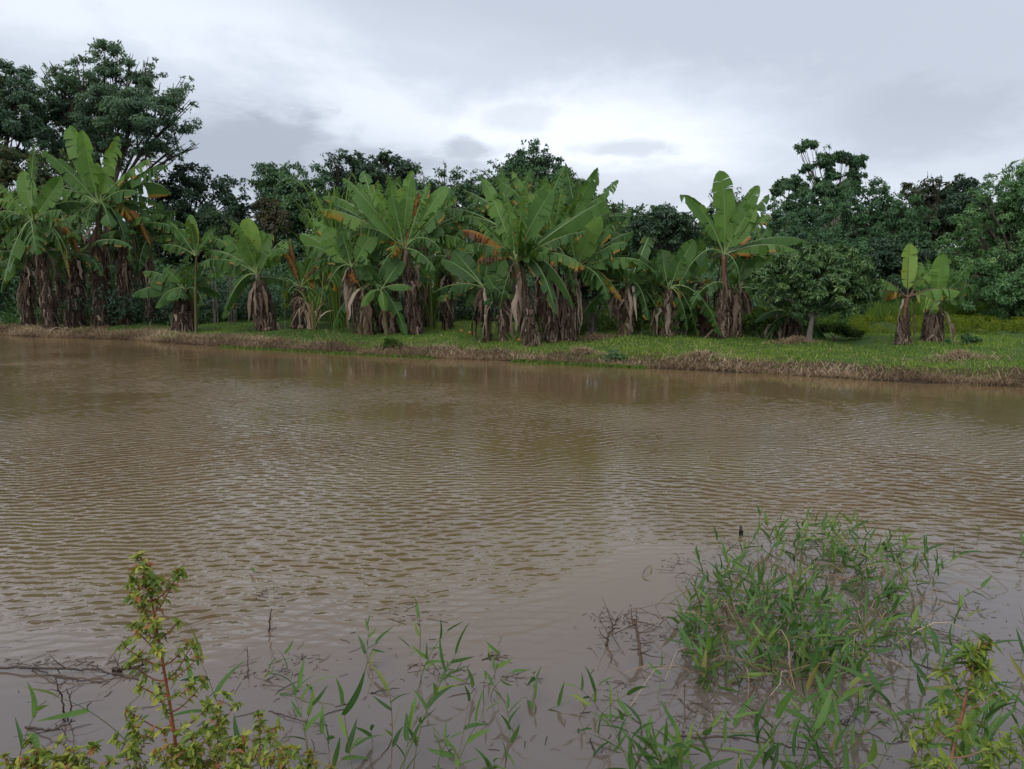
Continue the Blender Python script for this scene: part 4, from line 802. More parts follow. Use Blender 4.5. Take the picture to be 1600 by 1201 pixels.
def ribbon(g, P, w, rng, tint, twist=.2):
    P = np.asarray(P); m = len(P); T = nrm(np.gradient(P, axis=0)); a = nrm(np.cross(T, np.array((0, 0, 1.))+rng.normal(0, .3, 3))); an = np.cumsum(rng.normal(0, twist, m)); b = np.cross(T, a)
    s_ = a*np.cos(an)[:, None]+b*np.sin(an)[:, None]; wd = w*np.sin(pi*np.clip(.18+.80*np.linspace(0, 1, m), 0, .985))**.7
    V = np.stack([P-s_*wd[:, None], P+s_*wd[:, None]], 1).reshape(-1, 3); i = np.arange(m-1)*2; g.add(V, np.stack([i, i+1, i+3, i+2], -1), tint=tint)
def cane(px, py, hpx, lab, seed, ng=38, nd=14, D=None, spread=.5):
    rng = np.random.default_rng(seed); c = ground(px, py)
    if D: c = at(px, py, D); c[2] = float(gh(c[0], c[1]))
    sc = c[1]/FPX; H = hpx*sc; root = empty('cane_tussock', c, lab, 'tall grass', 'tussocks of tall cane grass between the bananas')
    for nm, n, mat, tt, lo in (('green_blades', ng, M_grass, (.25, .55), 0), ('dry_blades', nd, M_straw, (.35, .9), 1)):
        g = Geo()
        for k in range(n):
            az = rng.uniform(0, 2*pi); od = np.array((cos(az), sin(az), 0)); b = od*rng.uniform(0, .35)*spread; h = H*rng.uniform(.6, 1.1)*(1-.35*lo); out = h*rng.uniform(.1, .6)*(1+lo*.6); t = np.linspace(0, 1, 9)
            P = b + od*out*(t**1.6)[:, None] + np.array((0, 0, 1))*(h*np.sin(t*pi*rng.uniform(.5, .78 if not lo else .95)))[:, None]; P[:, 2] = np.maximum(P[:, 2], .02)
            ribbon(g, P, rng.uniform(.012, .026), rng, rng.uniform(*tt))
        tag(mobj(nm, g.mesh(nm, mat), root), kind='stuff')
def small_things():
    cane(702, 503, 120, 'tussock of tall cane grass with pale broken blades between the left centre and central clumps', 1, 44, 26)
    cane(735, 500, 105, 'greener cane tussock beside the pale broken blades', 2, 46, 8)
    cane(676, 492, 110, 'cane tussock touching the back of the left centre clump', 3, 40, 12, D=27)
    cane(530, 500, 215, 'very tall cane tussock whose blades rise above the left centre bananas', 4, 60, 8, D=27.5, spread=1.2)
    cane(490, 500, 75, 'low dry cane tussock in the gap left of the orange stump', 5, 16, 30, D=27)
    rng = np.random.default_rng(3)
    # saplings and shrubs
    def shrub(nm, lab, cat, px, py, blobs, mat, n, leaf, D=None, stems=3, r0=.02, grp=None, **kw):
        c = ground(px, py)
        if D: c = at(px, py, D); c[2] = float(gh(c[0], c[1]))
        sc = c[1]/FPX; root = empty(nm, c, lab, cat, grp); bl = []
        for b in blobs:
            q = at(b[0], b[1], c[1]+rng.uniform(-1, 1)*b[2]*sc*.5)-c; r = b[2]*sc; bl.append((*q, r, r, r*(b[3] if len(b) > 3 else .9)))
        g = Geo()
        for k in range(stems):
            off = rng.normal(0, .03*stems**.5, 3); off[2] = -.03
            b = bl[k % len(bl)]; e = np.array(b[:3]); g.tube(bez(off, off+e*np.array((.2, .2, .4)), e*np.array((.7, .7, .75)), e, np.linspace(0, 1, 8)), np.linspace(r0, r0*.4, 8), 6)
        mobj('stem', g.mesh('stem', M_bark_pale, True), root); mobj('foliage', cloud_mesh('foliage', mat, bl, n, leaf, rng, **kw), root)
    shrub('sapling', 'bright green leafy sapling before the dark banana trunk right of centre', 'sapling', 1001, 525, [(1005, 482, 12), (996, 497, 12), (1010, 500, 10), (992, 512, 9), (1004, 515, 9)], M_bush, 520, .14, elong=3, stems=5, r0=.012, subr=.5)
    shrub('stick_shrub', 'shrub of many thin dark leaning stems right of the central clump', 'shrub', 925, 524, [(905, 440, 16), (925, 435, 18), (950, 445, 16), (915, 460, 14), (942, 465, 12), (930, 420, 16)], M_fdeep, 2600, .12, D=23.3, stems=12, r0=.022)
    shrub('sparse_shrub', 'sparse pale leaved shrub against the dark wood above the stout banana', 'shrub', 335, 500, [(330, 345, 13, 1.5), (338, 370, 14, 1.4), (325, 385, 12)], M_flight, 520, .12, D=31, stems=4, r0=.015, subr=.5)
    shrub('sparse_shrub', 'thin twiggy shrub right of the sparse pale leaved one', 'shrub', 362, 500, [(360, 355, 11, 1.8), (370, 385, 14, 1.5), (355, 395, 12)], M_folive, 380, .10, D=31, stems=9, r0=.012, subr=.5)
    shrub('low_bush', 'leafy green bush right of the grey mango trunk', 'bush', 1300, 532, [(1290, 516, 12, .6), (1312, 514, 14, .6), (1335, 522, 12, .5), (1275, 520, 8, .6)], M_bush, 2600, .085, stems=4, subr=.35)
    shrub('low_bush', 'bright weedy bush between the lone banana and the mango tree', 'bush', 1185, 526, [(1180, 500, 14, .8), (1200, 495, 14, .8), (1210, 512, 12, .7), (1175, 515, 10)], M_bush, 2200, .09, D=22.5, stems=4, subr=.35)
    shrub('low_bush', 'bright bush filling the gap left of the wide brown banana trunks', 'bush', 1068, 524, [(1062, 498, 14, .8), (1078, 490, 12, .9), (1072, 512, 12, .7), (1055, 512, 8)], M_bush, 2200, .09, D=22.8, stems=4, subr=.35)
    shrub('low_bush', 'small dark bush in the grass right of the leafy stump', 'bush', 1515, 540, [(1510, 530, 9, .7), (1525, 533, 8, .6), (1480, 532, 6, .6)], M_fmid, 900, .07, stems=3, subr=.35)
    shrub('waterside_weed', 'dark green weedy tuft standing at the water line right of centre', 'weed', 963, 566, [(960, 556, 10, .9), (972, 561, 9, .7), (948, 563, 8, .6), (962, 546, 4, 1.5)], M_mango, 800, .065, stems=5, r0=.006, subr=.4)
    shrub('waterside_weed', 'green weedy tuft on the bank edge below the left centre clump', 'weed', 612, 545, [(610, 536, 9, .9), (622, 540, 7, .7), (602, 541, 7, .6)], M_bush, 520, .065, stems=4, r0=.006, subr=.4)
    shrub('yellow_weed', 'small yellow green plant growing out of the trunks of the two low bananas', 'weed', 446, 512, [(445, 462, 5, 1.4), (446, 478, 5, 1.2)], M_meadow, 160, .07, D=27.0, stems=2, r0=.008, subr=.5)
    # fallen fruit
    t = NT('orange_fruit'); m = t.bsdf(t.ramp(t.noise(t.obj(), 30, 2), [(.3, (.55, .16, .02)), (.7, (.75, .30, .05))]), .45, .5)
    for px, py, lab in ((722, 520, 'orange fallen fruit, leftmost of the row on the grass'), (732, 523, 'orange fallen fruit, middle one of the row on the grass'), (741, 525, 'orange fallen fruit, right end of the row on the grass'), (809, 535, 'orange fallen fruit by the foot of the leaning banana')):
        c = ground(px, py); g = Geo(); a = np.linspace(0, pi, 8); P = np.stack([np.zeros(8), np.zeros(8), .045-.045*np.cos(a)], 1); g.tube(P, .05*np.sin(a)*np.linspace(1.05, .9, 8)+.001, 10)
        o = mobj('fallen_fruit', g.mesh('fallen_fruit', m, True), loc=c + np.array((0, 0, .035))); o.rotation_euler = (rng.uniform(-.6, .6), 1.1, rng.uniform(0, 3)); tag(o, lab, 'fruit', 'fruits fallen in the grass')
    tw = NT('old_wood'); mp = tw.n('ShaderNodeMapping'); mp.inputs['Scale'].default_value = (1, 12, 12); tw.L.new(tw.obj(), mp.inputs[0])
    mw = tw.bsdf(tw.ramp(tw.noise(mp.outputs[0], 5, 4, .6), [(.3, (.13, .09, .06)), (.7, (.34, .26, .18))]), .8, .2)
    def box(nm, c, sz, rot, lab, cat, mat):
        x, y, z = [s/2 for s in sz]; V = np.array([(a*x, b*y, d*z) for d in (-1, 1) for b in (-1, 1) for a in (-1, 1)], float); V += rng.normal(0, .006, V.shape)
        Q = [(0, 2, 3, 1), (4, 5, 7, 6), (0, 1, 5, 4), (2, 6, 7, 3), (0, 4, 6, 2), (1, 3, 7, 5)]
        o = mobj(nm, npmesh(nm, V, np.array(Q), mat), loc=c); o.rotation_euler = rot; bv = o.modifiers.new('bevel', 'BEVEL'); bv.width = .008; bv.segments = 2; tag(o, lab, cat)
    c = ground(1106, 528); box('wood_plank', c+np.array((.0, -.12, .12)), (.42, .10, .035), (.2, -.7, .3), 'short pale plank leaning at the foot of the wide brown banana trunk', 'plank', mw)
    c = ground(1409, 538); box('wood_chip', c+np.array((.0, -.22, .06)), (.12, .05, .16), (.1, .3, .2), 'pale wedge of cut stem standing by the red stemmed banana', 'wood chip', mw)
    # sticks on the bank and fallen dead leaves at the left
    def stick(nm, pts, r, lab, cat, mat=M_bark_pale, grp=None):
        P = np.array([ground(a, b)+np.array((0, 0, h)) for a, b, h in pts]); t = np.linspace(0, 1, len(P)); tt = np.linspace(0, 1, 14); c = P[0].copy(); P = np.stack([np.interp(tt, t, P[:, k]) for k in range(3)], 1)-c; P[1:-1] += rng.normal(0, .015, (12, 3))
        g = Geo(); g.tube(P, np.linspace(r, r*.6, 14), 7, tint=.8); tag(mobj(nm, g.mesh(nm, mat, True), loc=c), lab, cat, grp)
    stick('fallen_stick', [(495, 489, .05), (520, 493, .06), (552, 497, .03)], .035, 'pale fallen stem lying across the gap left of the orange stump', 'stick')
    stick('fallen_stick', [(120, 492, .02), (128, 484, .35), (136, 474, .75)], .035, 'pale stick leaning against the trunks of the left clump', 'stick')
    for k in range(16):
        px = rng.uniform(40, 120); py = 508+12*rng.random(); c = ground(px, py); m = 7; t = np.linspace(0, 1, m); az = rng.uniform(0, 6.28); ln = rng.uniform(.4, .9)
        P = np.stack([np.cos(az)*ln*t, np.sin(az)*ln*t*.6, .05+.10*np.sin(t*pi)*rng.random()+rng.normal(0, .02, m)], 1); g = Geo(); ribbon(g, P, rng.uniform(.025, .05), rng, rng.uniform(.5, 1), .7)
        tag(mobj('fallen_dry_leaf', g.mesh('fallen_dry_leaf', M_dry), loc=c), 'shrivelled dry leaf fallen at the foot of the leftmost shredded banana trunk', 'dry leaf', 'dry leaves fallen by the leftmost banana')
small_things()
# ------------------------------------------------------------------ foreground: grass shoots standing in the water, weeds, sticks
def reed_mat(name, stops):
    t = NT(name); rnd = t.n('ShaderNodeObjectInfo').outputs['Random']; uv = t.n('ShaderNodeUVMap').outputs[0]; sep = t.n('ShaderNodeSeparateXYZ'); t.L.new(uv, sep.inputs[0])
    rib = t.mapr(t.M('ABSOLUTE', t.M('SUBTRACT', sep.outputs[0], .5)), 0, .07, .35, 0)
    n = t.noise(t.obj(), 18, 3, .6)
    c = t.ramp(t.M('ADD', t.M('ADD', rnd, t.M('MULTIPLY', t.M('SUBTRACT', n, .5), .3)), 0), stops)
    c = t.mix(rib, c, (.22, .30, .10)); c = t.mix(t.mapr(t.M('ADD', sep.outputs[1], t.M('MULTIPLY', t.M('SUBTRACT', n, .5), .5)), .93, 1.08, 0, .8), c, (.22, .15, .06))
    return t.bsdf(c, .5, .3, transl=.36, tcol=t.mix(1., c, (1.3, 1.25, .6), 'MULTIPLY'))
M_reed = reed_mat('reed_leaf', [(0, (.04, .10, .028)), (.35, (.075, .165, .04)), (.7, (.12, .225, .05)), (.93, (.20, .29, .065)), (1, (.26, .20, .08))])
t = NT('reed_stem'); M_rstem = t.bsdf(t.ramp(t.M('ADD', t.n('ShaderNodeObjectInfo').outputs['Random'], t.M('MULTIPLY', t.M('SUBTRACT', t.noise(t.obj(), 15, 3), .5), .8)), [(0, (.08, .13, .035)), (.5, (.16, .17, .06)), (.8, (.22, .15, .07)), (1, (.10, .05, .03))]), .5, .4)
t = NT('wet_twig'); M_twig = t.bsdf(t.ramp(t.noise(t.obj(), 20, 4, .6), [(.3, (.018, .012, .010)), (.7, (.075, .045, .030))]), .45, .4, t.bump(t.noise(t.obj(), 60, 3), .5, .003))
def reed_leaf_mesh(i, rng, L=1.0, w=.055, bend=.15, fold=.35):
    m = 9; t = np.linspace(0, 1, m); P = np.stack([t*L, np.zeros(m), -bend*t**2*L], 1); wd = w*np.sin(pi*(.06+.94*t)**.62)**.8; wd[-1] = .0005; sw = .03*np.sin(t*4+i)*L
    P[:, 1] += sw
    L_ = P + np.stack([np.zeros(m), wd, wd*fold], 1); R_ = P + np.stack([np.zeros(m), -wd, wd*fold], 1)
    V = np.stack([L_, P, R_], 1).reshape(-1, 3); i_ = np.arange(m-1)*3; Q = np.concatenate([np.stack([i_, i_+3, i_+4, i_+1], -1), np.stack([i_+1, i_+4, i_+5, i_+2], -1)])
    uv = np.stack([np.tile([0, .5, 1], m), np.repeat(t, 3)], 1)
    return npmesh('leaf', V, Q, M_reed, None, uv, True)
_r = np.random.default_rng(9)
REED = [reed_leaf_mesh(i, _r, w=_r.uniform(.062, .088), bend=_r.uniform(-.02, .35), fold=_r.uniform(.1, .6)) for i in range(8)]
def basis(d, up):
    x = Vector(d).normalized(); y = Vector(up).cross(x)
    if y.length < 1e-3: y = Vector((0, 1, 0)).cross(x)
    y.normalize(); z = x.cross(y); return Matrix((x, y, z)).transposed().to_4x4()
def shoot(base, tip, nl, leaf_len, lab, grp, rng, bow=.08, r=.0022, cat='grass shoot', spread=.8, top_heavy=.35, mat=None):
    base = np.asarray(base, float); tip = np.asarray(tip, float); d = tip-base; L = np.linalg.norm(d)
    root = empty('grass_shoot', base, lab, cat, grp); out = nrm(rng.normal(size=3)*np.array((1, 1, .2)))*L*bow
    tt = np.linspace(0, 1, 12); C = bez(np.zeros(3), d*.3+out+np.array((0, 0, L*.08)), d*.7+out+np.array((0, 0, L*.08)), d, tt)
    g = Geo(); g.tube(C, np.linspace(r, r*.45, 12), 6); mobj('stem', g.mesh('stem', mat or M_rstem, True), root)
    T = nrm(np.gradient(C, axis=0)); az0 = rng.uniform(0, 6.28)
    for k in range(nl):
        q = 1.0 if k == nl-1 else top_heavy + (1-top_heavy)*(k+.3*rng.random())/max(1, nl-1)
        i = min(11, int(q*11)); p = C[i]; t = T[i]; a = nrm(np.cross(t, (0.3, 1, .1))); b = np.cross(t, a); az = az0 + k*pi*.92 + rng.normal(0, .5)
        sp = spread*rng.uniform(.6, 1.25)*(0.35 if k == nl-1 else 1); dd = t*cos(sp)+(a*cos(az)+b*sin(az))*sin(sp); dd[2] += rng.uniform(-.15, .2)
        ln = leaf_len*rng.uniform(.65, 1.2); M = basis(dd, nrm(np.array((0, 0, 1))+.5*rng.normal(size=3)))
        o = mobj('leaf', REED[rng.integers(8)], root); o.matrix_local = Matrix.Translation([float(v) for v in p]) @ M @ Matrix.Diagonal((ln, ln*rng.uniform(.8, 1.2), ln, 1))
    return root
def from_px(bp, tp, dy=0.0, z0=-.03):
    """root point on the water at one pixel; upper end seen at another, dy metres nearer or farther"""
    b = onz(bp[0], bp[1], 0); b[2] = z0; t = at(tp[0], tp[1], b[1]+dy); return b, t
def in_poly(x, y, poly):
    n = len(poly); c = False; j = n-1
    for i in range(n):
        if ((poly[i][1] > y) != (poly[j][1] > y)) and (x < (poly[j][0]-poly[i][0])*(y-poly[i][1])/(poly[j][1]-poly[i][1])+poly[i][0]): c = not c
        j = i
    return c
def dense_patch():
    rng = np.random.default_rng(61)
    poly = [(1050, 975), (1100, 915), (1165, 860), (1290, 830), (1400, 865), (1470, 910), (1410, 985), (1350, 1050), (1280, 1085), (1170, 1095), (1070, 1075)]
    n = 0
    while n < 168:
        x = rng.uniform(1040, 1460); y = rng.uniform(825, 1095)
        if not in_poly(x, y, poly): continue
        n += 1; b = onz(x, y, 0); b[2] = -.03; az = rng.normal(.9, 1.1); ln = rng.uniform(.15, .42); h = rng.uniform(.06, .25)
        tip = b + np.array((cos(az)*ln*.6, sin(az)*ln*.35, h+.03))
        shoot(b, tip, int(rng.integers(4, 8)), .135, 'leafy green grass shoot crowded in the dense patch standing in the water at right', 'grass shoots of the dense patch in the water', rng, top_heavy=.25, spread=.85)
    # tangle of old stems
    g = Geo()
    for k in range(330):
        x = rng.uniform(1040, 1450); y = rng.uniform(860, 1095)
        if not in_poly(x, y, poly): continue
        b = onz(x, y, 0); az = rng.uniform(0, 6.28); ln = rng.uniform(.15, .5); m = 6; t = np.linspace(0, 1, m)
        P = b + np.stack([cos(az)*ln*t, sin(az)*ln*t, -.01+rng.uniform(.03, .2)*np.sin(t*pi*rng.uniform(.5, 1))], 1) + rng.normal(0, .006, (m, 3)); g.tube(P, rng.uniform(.0012, .0026), 4, cap=False, tint=float(np.clip(rng.normal(.32, .25), 0, 1)))
    tag(mobj('stem_tangle', g.mesh('stem_tangle', M_straw)), 'tangle of thin straw coloured stems inside the dense grass patch', 'stems', kind='stuff')
def sparse_shoots():
    rng = np.random.default_rng(62)
    L = []
    def S(bp, tp, nl, ln, lab, **k):
        dy = k.pop('dy', rng.uniform(-.15, .2)); b, t = from_px(bp, tp, dy); shoot(b, t, nl, ln, lab, 'scattered grass shoots in the shallow water', rng, **k)
    # left and centre shoots, each with its place
    S((405, 905), (398, 893), 2, .11, 'single short leaf poking out of the open water, left one of two', r=.0015)
    S((426, 915), (425, 905), 1, .09, 'single short leaf poking out of the open water, right one of two', r=.0015)
    S((385, 1240), (316, 1038), 4, .17, 'tall arching shoot with one long upright blade beside the left weed', dy=-.1, top_heavy=.5)
    S((430, 1225), (300, 1075), 3, .16, 'shoot with broad blades crossing behind the left weed', dy=.1)
    S((20, 1215), (60, 1110), 4, .16, 'shoot with two pale blades at the bottom left corner')
    S((235, 1200), (90, 1088), 3, .15, 'long leaning stem with one drooping blade left of the left weed', dy=-.2)
    S((400, 1075), (445, 1020), 4, .11, 'small shoot with thin upright blades left of the centre shoots', spread=.5)
    S((405, 1085), (495, 1065), 5, .11, 'low shoot lying to the right across the shallow water at left centre')
    S((490, 1195), (470, 1075), 5, .12, 'upright dark stemmed shoot with small blades near the bottom at left centre')
    S((555, 1225), (535, 1100), 4, .17, 'dark stemmed shoot with a wide hanging blade at bottom centre')
    S((500, 1215), (555, 1165), 4, .17, 'broad bladed shoot beside the left weed at the bottom edge')
    S((570, 1030), (575, 975), 5, .09, 'small bent shoot farthest out of the centre group, bluish blades')
    S((585, 1055), (572, 1020), 2, .09, 'tiny shoot with a folded blade below the bent one')
    S((655, 1015), (652, 945), 4, .10, 'thin straight shoot standing alone in the centre group')
    S((655, 1065), (700, 985), 5, .11, 'shoot with a forked pair of blades at the top of the centre group')
    S((690, 1050), (640, 1010), 4, .10, 'low spreading shoot in the middle of the centre group')
    S((608, 1225), (608, 1080), 6, .12, 'straight pale stem with paired blades left of the leaning centre shoot')
    S((605, 1235), (712, 1020), 9, .13, 'long leaning shoot running up through the centre group', bow=.03, r=.003)
    S((645, 1200), (690, 1060), 5, .12, 'leafy shoot just right of the long leaning one')
    S((625, 1215), (640, 1125), 5, .13, 'short leafy shoot at the foot of the long leaning one')
    S((700, 1240), (760, 1110), 5, .12, 'dark stem with two spreading blades right of the centre group')
    S((700, 1245), (732, 1095), 3, .12, 'pale dry stem slanting up at bottom centre')
    S((765, 1085), (800, 1050), 3, .11, 'small floating shoot with a curled blade right of the centre group')
    S((757, 1100), (758, 1060), 3, .08, 'dark little shoot with thin tips right of the centre group')
    S((830, 1120), (835, 1075), 3, .11, 'shoot with one bent blade at the middle bottom')
    S((838, 1106), (890, 1095), 3, .10, 'flat shoot with blades pointing right at the middle bottom')
    S((790, 1205), (800, 1160), 3, .12, 'pair of upright blades at the bottom edge right of centre')
    S((900, 1120), (935, 1070), 4, .12, 'shoot with one tall upright blade left of the dense patch')
    S((925, 1130), (980, 1085), 4, .13, 'arching dark stem with hanging blades left of the dense patch')
    S((1000, 905), (1015, 885), 2, .12, 'single broad blade on a thin stem left of the dense patch top')
    S((1025, 1090), (1032, 1040), 3, .09, 'thin shoot standing clear at the lower left of the dense patch')
    S((1185, 840), (1190, 795), 3, .10, 'small shoot behind the top left of the dense patch')
    S((1525, 845), (1530, 825), 2, .09, 'lone blade in the open water beyond the right of the dense patch')
    S((1585, 880), (1600, 850), 2, .12, 'lone blade at the right edge of the photo above the shallows')
    S((1100, 1215), (1060, 1150), 6, .17, 'big bladed shoot at the bottom left of the lower right group')
    S((1000, 1240), (1040, 1165), 6, .18, 'broad bladed shoot in the corner of dark twigs at bottom right of centre')
    G = 'grass shoots thinly spread over the lower right shallows'
    n = 0
    while n < 62:
        x = rng.uniform(1000, 1640); y = rng.uniform(930, 1330)
        if in_poly(x, y, [(1040, 900), (1180, 860), (1300, 830), (1440, 900), (1440, 960), (1380, 1060), (1280, 1090), (1050, 1085)]): continue
        if x < 1400 and y < 1115: continue
        if x < 1040 + (1160-y)*.8: continue
        n += 1; big = sstep(1000, 1200, y); b = onz(x, min(y, 1290), 0); b[2] = -.03; az = rng.normal(1.3, 1.2); ln = rng.uniform(.08, .30); h = rng.uniform(.06, .24)+.14*big
        shoot(b, b+np.array((cos(az)*ln, sin(az)*ln*.5, h+.03)), int(rng.integers(4, 8)), .118+.03*big, 'thinly leaved grass shoot spread among others over the lower right shallows', G, rng, r=.0025)
def more_centre():
    rng = np.random.default_rng(71)
    for k in range(22):
        x = rng.uniform(440, 1000); y = rng.uniform(1010, 1280); b = onz(x, y, 0); b[2] = -.03; az = rng.uniform(0, 6.28); ln = rng.uniform(.05, .2); h = rng.uniform(.05, .2)
        shoot(b, b+np.array((cos(az)*ln, sin(az)*ln*.5, h+.03)), int(rng.integers(2, 5)), .11, 'thin few leaved grass shoot among the others in the shallows at bottom centre', 'thin shoots in the bottom centre shallows', rng, r=.0017, spread=.9)
    g = Geo()
    for k in range(150):
        x = rng.uniform(0, 1600); y = rng.uniform(1000, 1200); 
        if x < 950 and rng.random() < .4: continue
        p = onz(x, y, 0); a = rng.uniform(0, 6.28); ln = rng.uniform(.08, .3); m = 6; t = np.linspace(0, 1, m); P = p + np.stack([np.cos(a+t*.5)*ln*t, np.sin(a+t*.5)*ln*t, .004*np.sin(t*pi*2)], 1); P[:, :2] += rng.normal(0, .003, (m, 2))
        g.tube(P, rng.uniform(.0008, .0020), 4, cap=False, tint=float(np.clip(rng.normal(.2, .2), 0, 1)))
    tag(mobj('lying_stems', g.mesh('lying_stems', M_dry)), 'thin dark stems lying half under water in the near shallows', 'stems', kind='stuff')
dense_patch(); sparse_shoots(); more_centre()
# ---- sticks and dead stalks
def twig(nm, pts, r, lab, cat, mat=None, side=0, grp=None, tint=.3):
    rng = np.random.default_rng(int(pts[0][0]*3+pts[0][1])); P = np.array([onz(a, b, z) for a, b, z in pts]); c = P[0].copy(); t = np.linspace(0, 1, len(P)); tt = np.linspace(0, 1, 22); Q = np.stack([np.interp(tt, t, P[:, k]) for k in range(3)], 1)-c
    Q[1:-1] = (Q[:-2]+Q[1:-1]*2+Q[2:])/4; Q[1:-1] += rng.normal(0, r*.6, (20, 3)); g = Geo(); g.tube(Q, np.linspace(r, r*.45, 22)*rng.uniform(.85, 1.2, 22), 7, tint=tint)
    for k in range(side):
        i = rng.integers(3, 20); d = nrm(rng.normal(size=3)*np.array((1, 1, .4)))*rng.uniform(.05, .16); g.tube(np.array([Q[i], Q[i]+d*.5+rng.normal(0, .005, 3), Q[i]+d]), np.array([r*.4, r*.3, r*.15]), 5, tint=tint)
    tag(mobj(nm, g.mesh(nm, mat or M_twig, True), loc=c), lab, cat, grp)
twig('floating_branch', [(-15, 1043, .01), (40, 1042, .02), (110, 1043, .03), (150, 1046, .025), (190, 1054, .01), (232, 1068, -.01)], .007, 'long dark branch floating at the left edge', 'branch', side=7)
twig('floating_branch', [(50, 1042, .01), (80, 1055, .02), (125, 1062, .01), (170, 1064, .005)], .005, 'shorter fork of dark branch just below the long floating one', 'branch', side=3)
twig('floating_branch', [(175, 1045, .01), (200, 1042, .03), (232, 1036, .02)], .012, 'short thick dark stick floating beside the left weed', 'branch', side=2)
twig('stick', [(421, 988, -.01), (421, 970, .06), (424, 950, .16)], .005, 'thin dark stick standing straight in the water', 'stick', side=2)
twig('stick', [(388, 1052, -.01), (387, 1030, .05), (386, 1008, .12)], .003, 'thin forked twig standing in the water left of centre', 'stick', side=2)
twig('dead_stalk', [(945, 1012, -.01), (952, 990, .05), (966, 965, .14)], .007, 'brown shredded dead stalk, left one of the pair left of the dense patch', 'dead stalk', side=9, mat=M_dry)
twig('dead_stalk', [(1000, 1042, -.01), (998, 1005, .08), (993, 975, .16), (988, 962, .19)], .010, 'brown shredded dead stalk, right and thicker one of the pair', 'dead stalk', side=12, mat=M_dry, tint=.45)
twig('dead_stalk', [(102, 1130, -.01), (98, 1095, .1), (86, 1060, .22)], .005, 'thin brown dead stalk with twigs at the left', 'dead stalk', side=7)
twig('dead_stalk', [(105, 1128, -.01), (112, 1100, .08), (104, 1075, .18)], .004, 'second thin brown dead stalk crossing the first at the left', 'dead stalk', side=4)
twig('wood_stub', [(1158, 838, -.02), (1157, 828, .04), (1157, 820, .07)], .012, 'brown broken stub sticking out of the water above the dense patch', 'stub')
twig('fallen_stick', [(1050, 1150, .01), (1110, 1142, .04), (1200, 1142, .05), (1290, 1148, .05), (1380, 1136, .03)], .004, 'long yellowish stem lying over the shallows below the dense patch', 'stem', side=2, mat=M_rstem)
twig('fallen_stick', [(1055, 1152, .01), (1130, 1150, .03), (1220, 1162, .04), (1310, 1180, .03)], .005, 'dark fallen stem just under the long yellowish one', 'stem', side=3)
twig('twig', [(990, 1205, .05), (1010, 1165, .08), (1000, 1130, .10), (960, 1105, .08)], .005, 'dark arching twig at the bottom right of centre', 'twig', side=4)
twig('twig', [(1330, 1120, -.01), (1315, 1133, .03), (1360, 1085, .09)], .003, 'dark forked twig right of the long yellowish stem', 'twig', side=2)
twig('twig', [(420, 1110, 0), (450, 1118, .01), (480, 1128, .01), (520, 1133, .0)], .003, 'thin dark twig lying flat in the shallows at left centre', 'twig', side=2)
twig('twig', [(575, 1082, 0), (600, 1077, .015), (625, 1074, .02)], .004, 'short brown twig touching the water behind the pale stem', 'twig', side=1)
twig('twig', [(1430, 1035, .0), (1500, 1058, .02), (1560, 1090, .02), (1610, 1120, .0)], .003, 'thin twig lying over the shallows near the right edge', 'twig', side=3)
twig('twig', [(40, 1135, .0), (80, 1140, .03), (118, 1125, .05)], .006, 'brown stick in the shallows at the lower left', 'twig', side=3)
# ---- small leaved weeds
def weed_leaf(i, rng, mat, w):
    m = 6; t = np.linspace(0, 1, m); P = np.stack([t, .05*np.sin(t*3+i), -(.10+.07*i)*t**2], 1); wd = w*np.sin(pi*(.05+.93*t)**.75)**.9*(1+.12*np.array([(-1)**k for k in range(m)])); wd[-1] = .004
    V = np.stack([P+np.stack([0*t, wd, wd*.4], 1), P, P+np.stack([0*t, -wd, wd*.4], 1)], 1).reshape(-1, 3); q = np.arange(m-1)*3
    return npmesh('leaf', V, np.concatenate([np.stack([q, q+3, q+4, q+1], -1), np.stack([q+1, q+4, q+5, q+2], -1)]), mat, None, np.stack([np.tile([0, .5, 1], m), np.repeat(t, 3)], 1), True)
def wmat(name, stops):
    t = NT(name); rnd = t.M('FRACT', t.M('ADD', t.n('ShaderNodeObjectInfo').outputs['Random'], t.geo().outputs['Random Per Island'])); n = t.noise(t.obj(), 3, 2); c = t.ramp(t.M('ADD', rnd, t.M('MULTIPLY', t.M('SUBTRACT', n, .5), .25)), stops)
    return t.bsdf(c, .55, .35, transl=.35, tcol=t.mix(1., c, (1.3, 1.2, .5), 'MULTIPLY'))
M_w1 = wmat('weed_leaf', [(0, (.09, .15, .03)), (.3, (.17, .24, .04)), (.65, (.30, .35, .055)), (.88, (.42, .42, .08)), (.93, (.33, .19, .07)), (1, (.40, .12, .07))])
M_w2 = wmat('whorled_weed_leaf', [(0, (.09, .16, .03)), (.5, (.18, .26, .04)), (1, (.33, .38, .06))])
t = NT('red_weed_stem'); M_ws1 = t.bsdf(t.ramp(t.noise(t.obj(), 12, 3), [(.3, (.20, .045, .025)), (.7, (.33, .12, .05))]), .45, .4)
t = NT('pink_weed_stem'); M_ws2 = t.bsdf(t.ramp(t.noise(t.obj(), 10, 3), [(.3, (.40, .13, .11)), (.7, (.42, .26, .15))]), .45, .4)
WL1 = [weed_leaf(i, _r, M_w1, .21) for i in range(5)]; WL2 = [weed_leaf(i, _r, M_w2, .15) for i in range(5)]
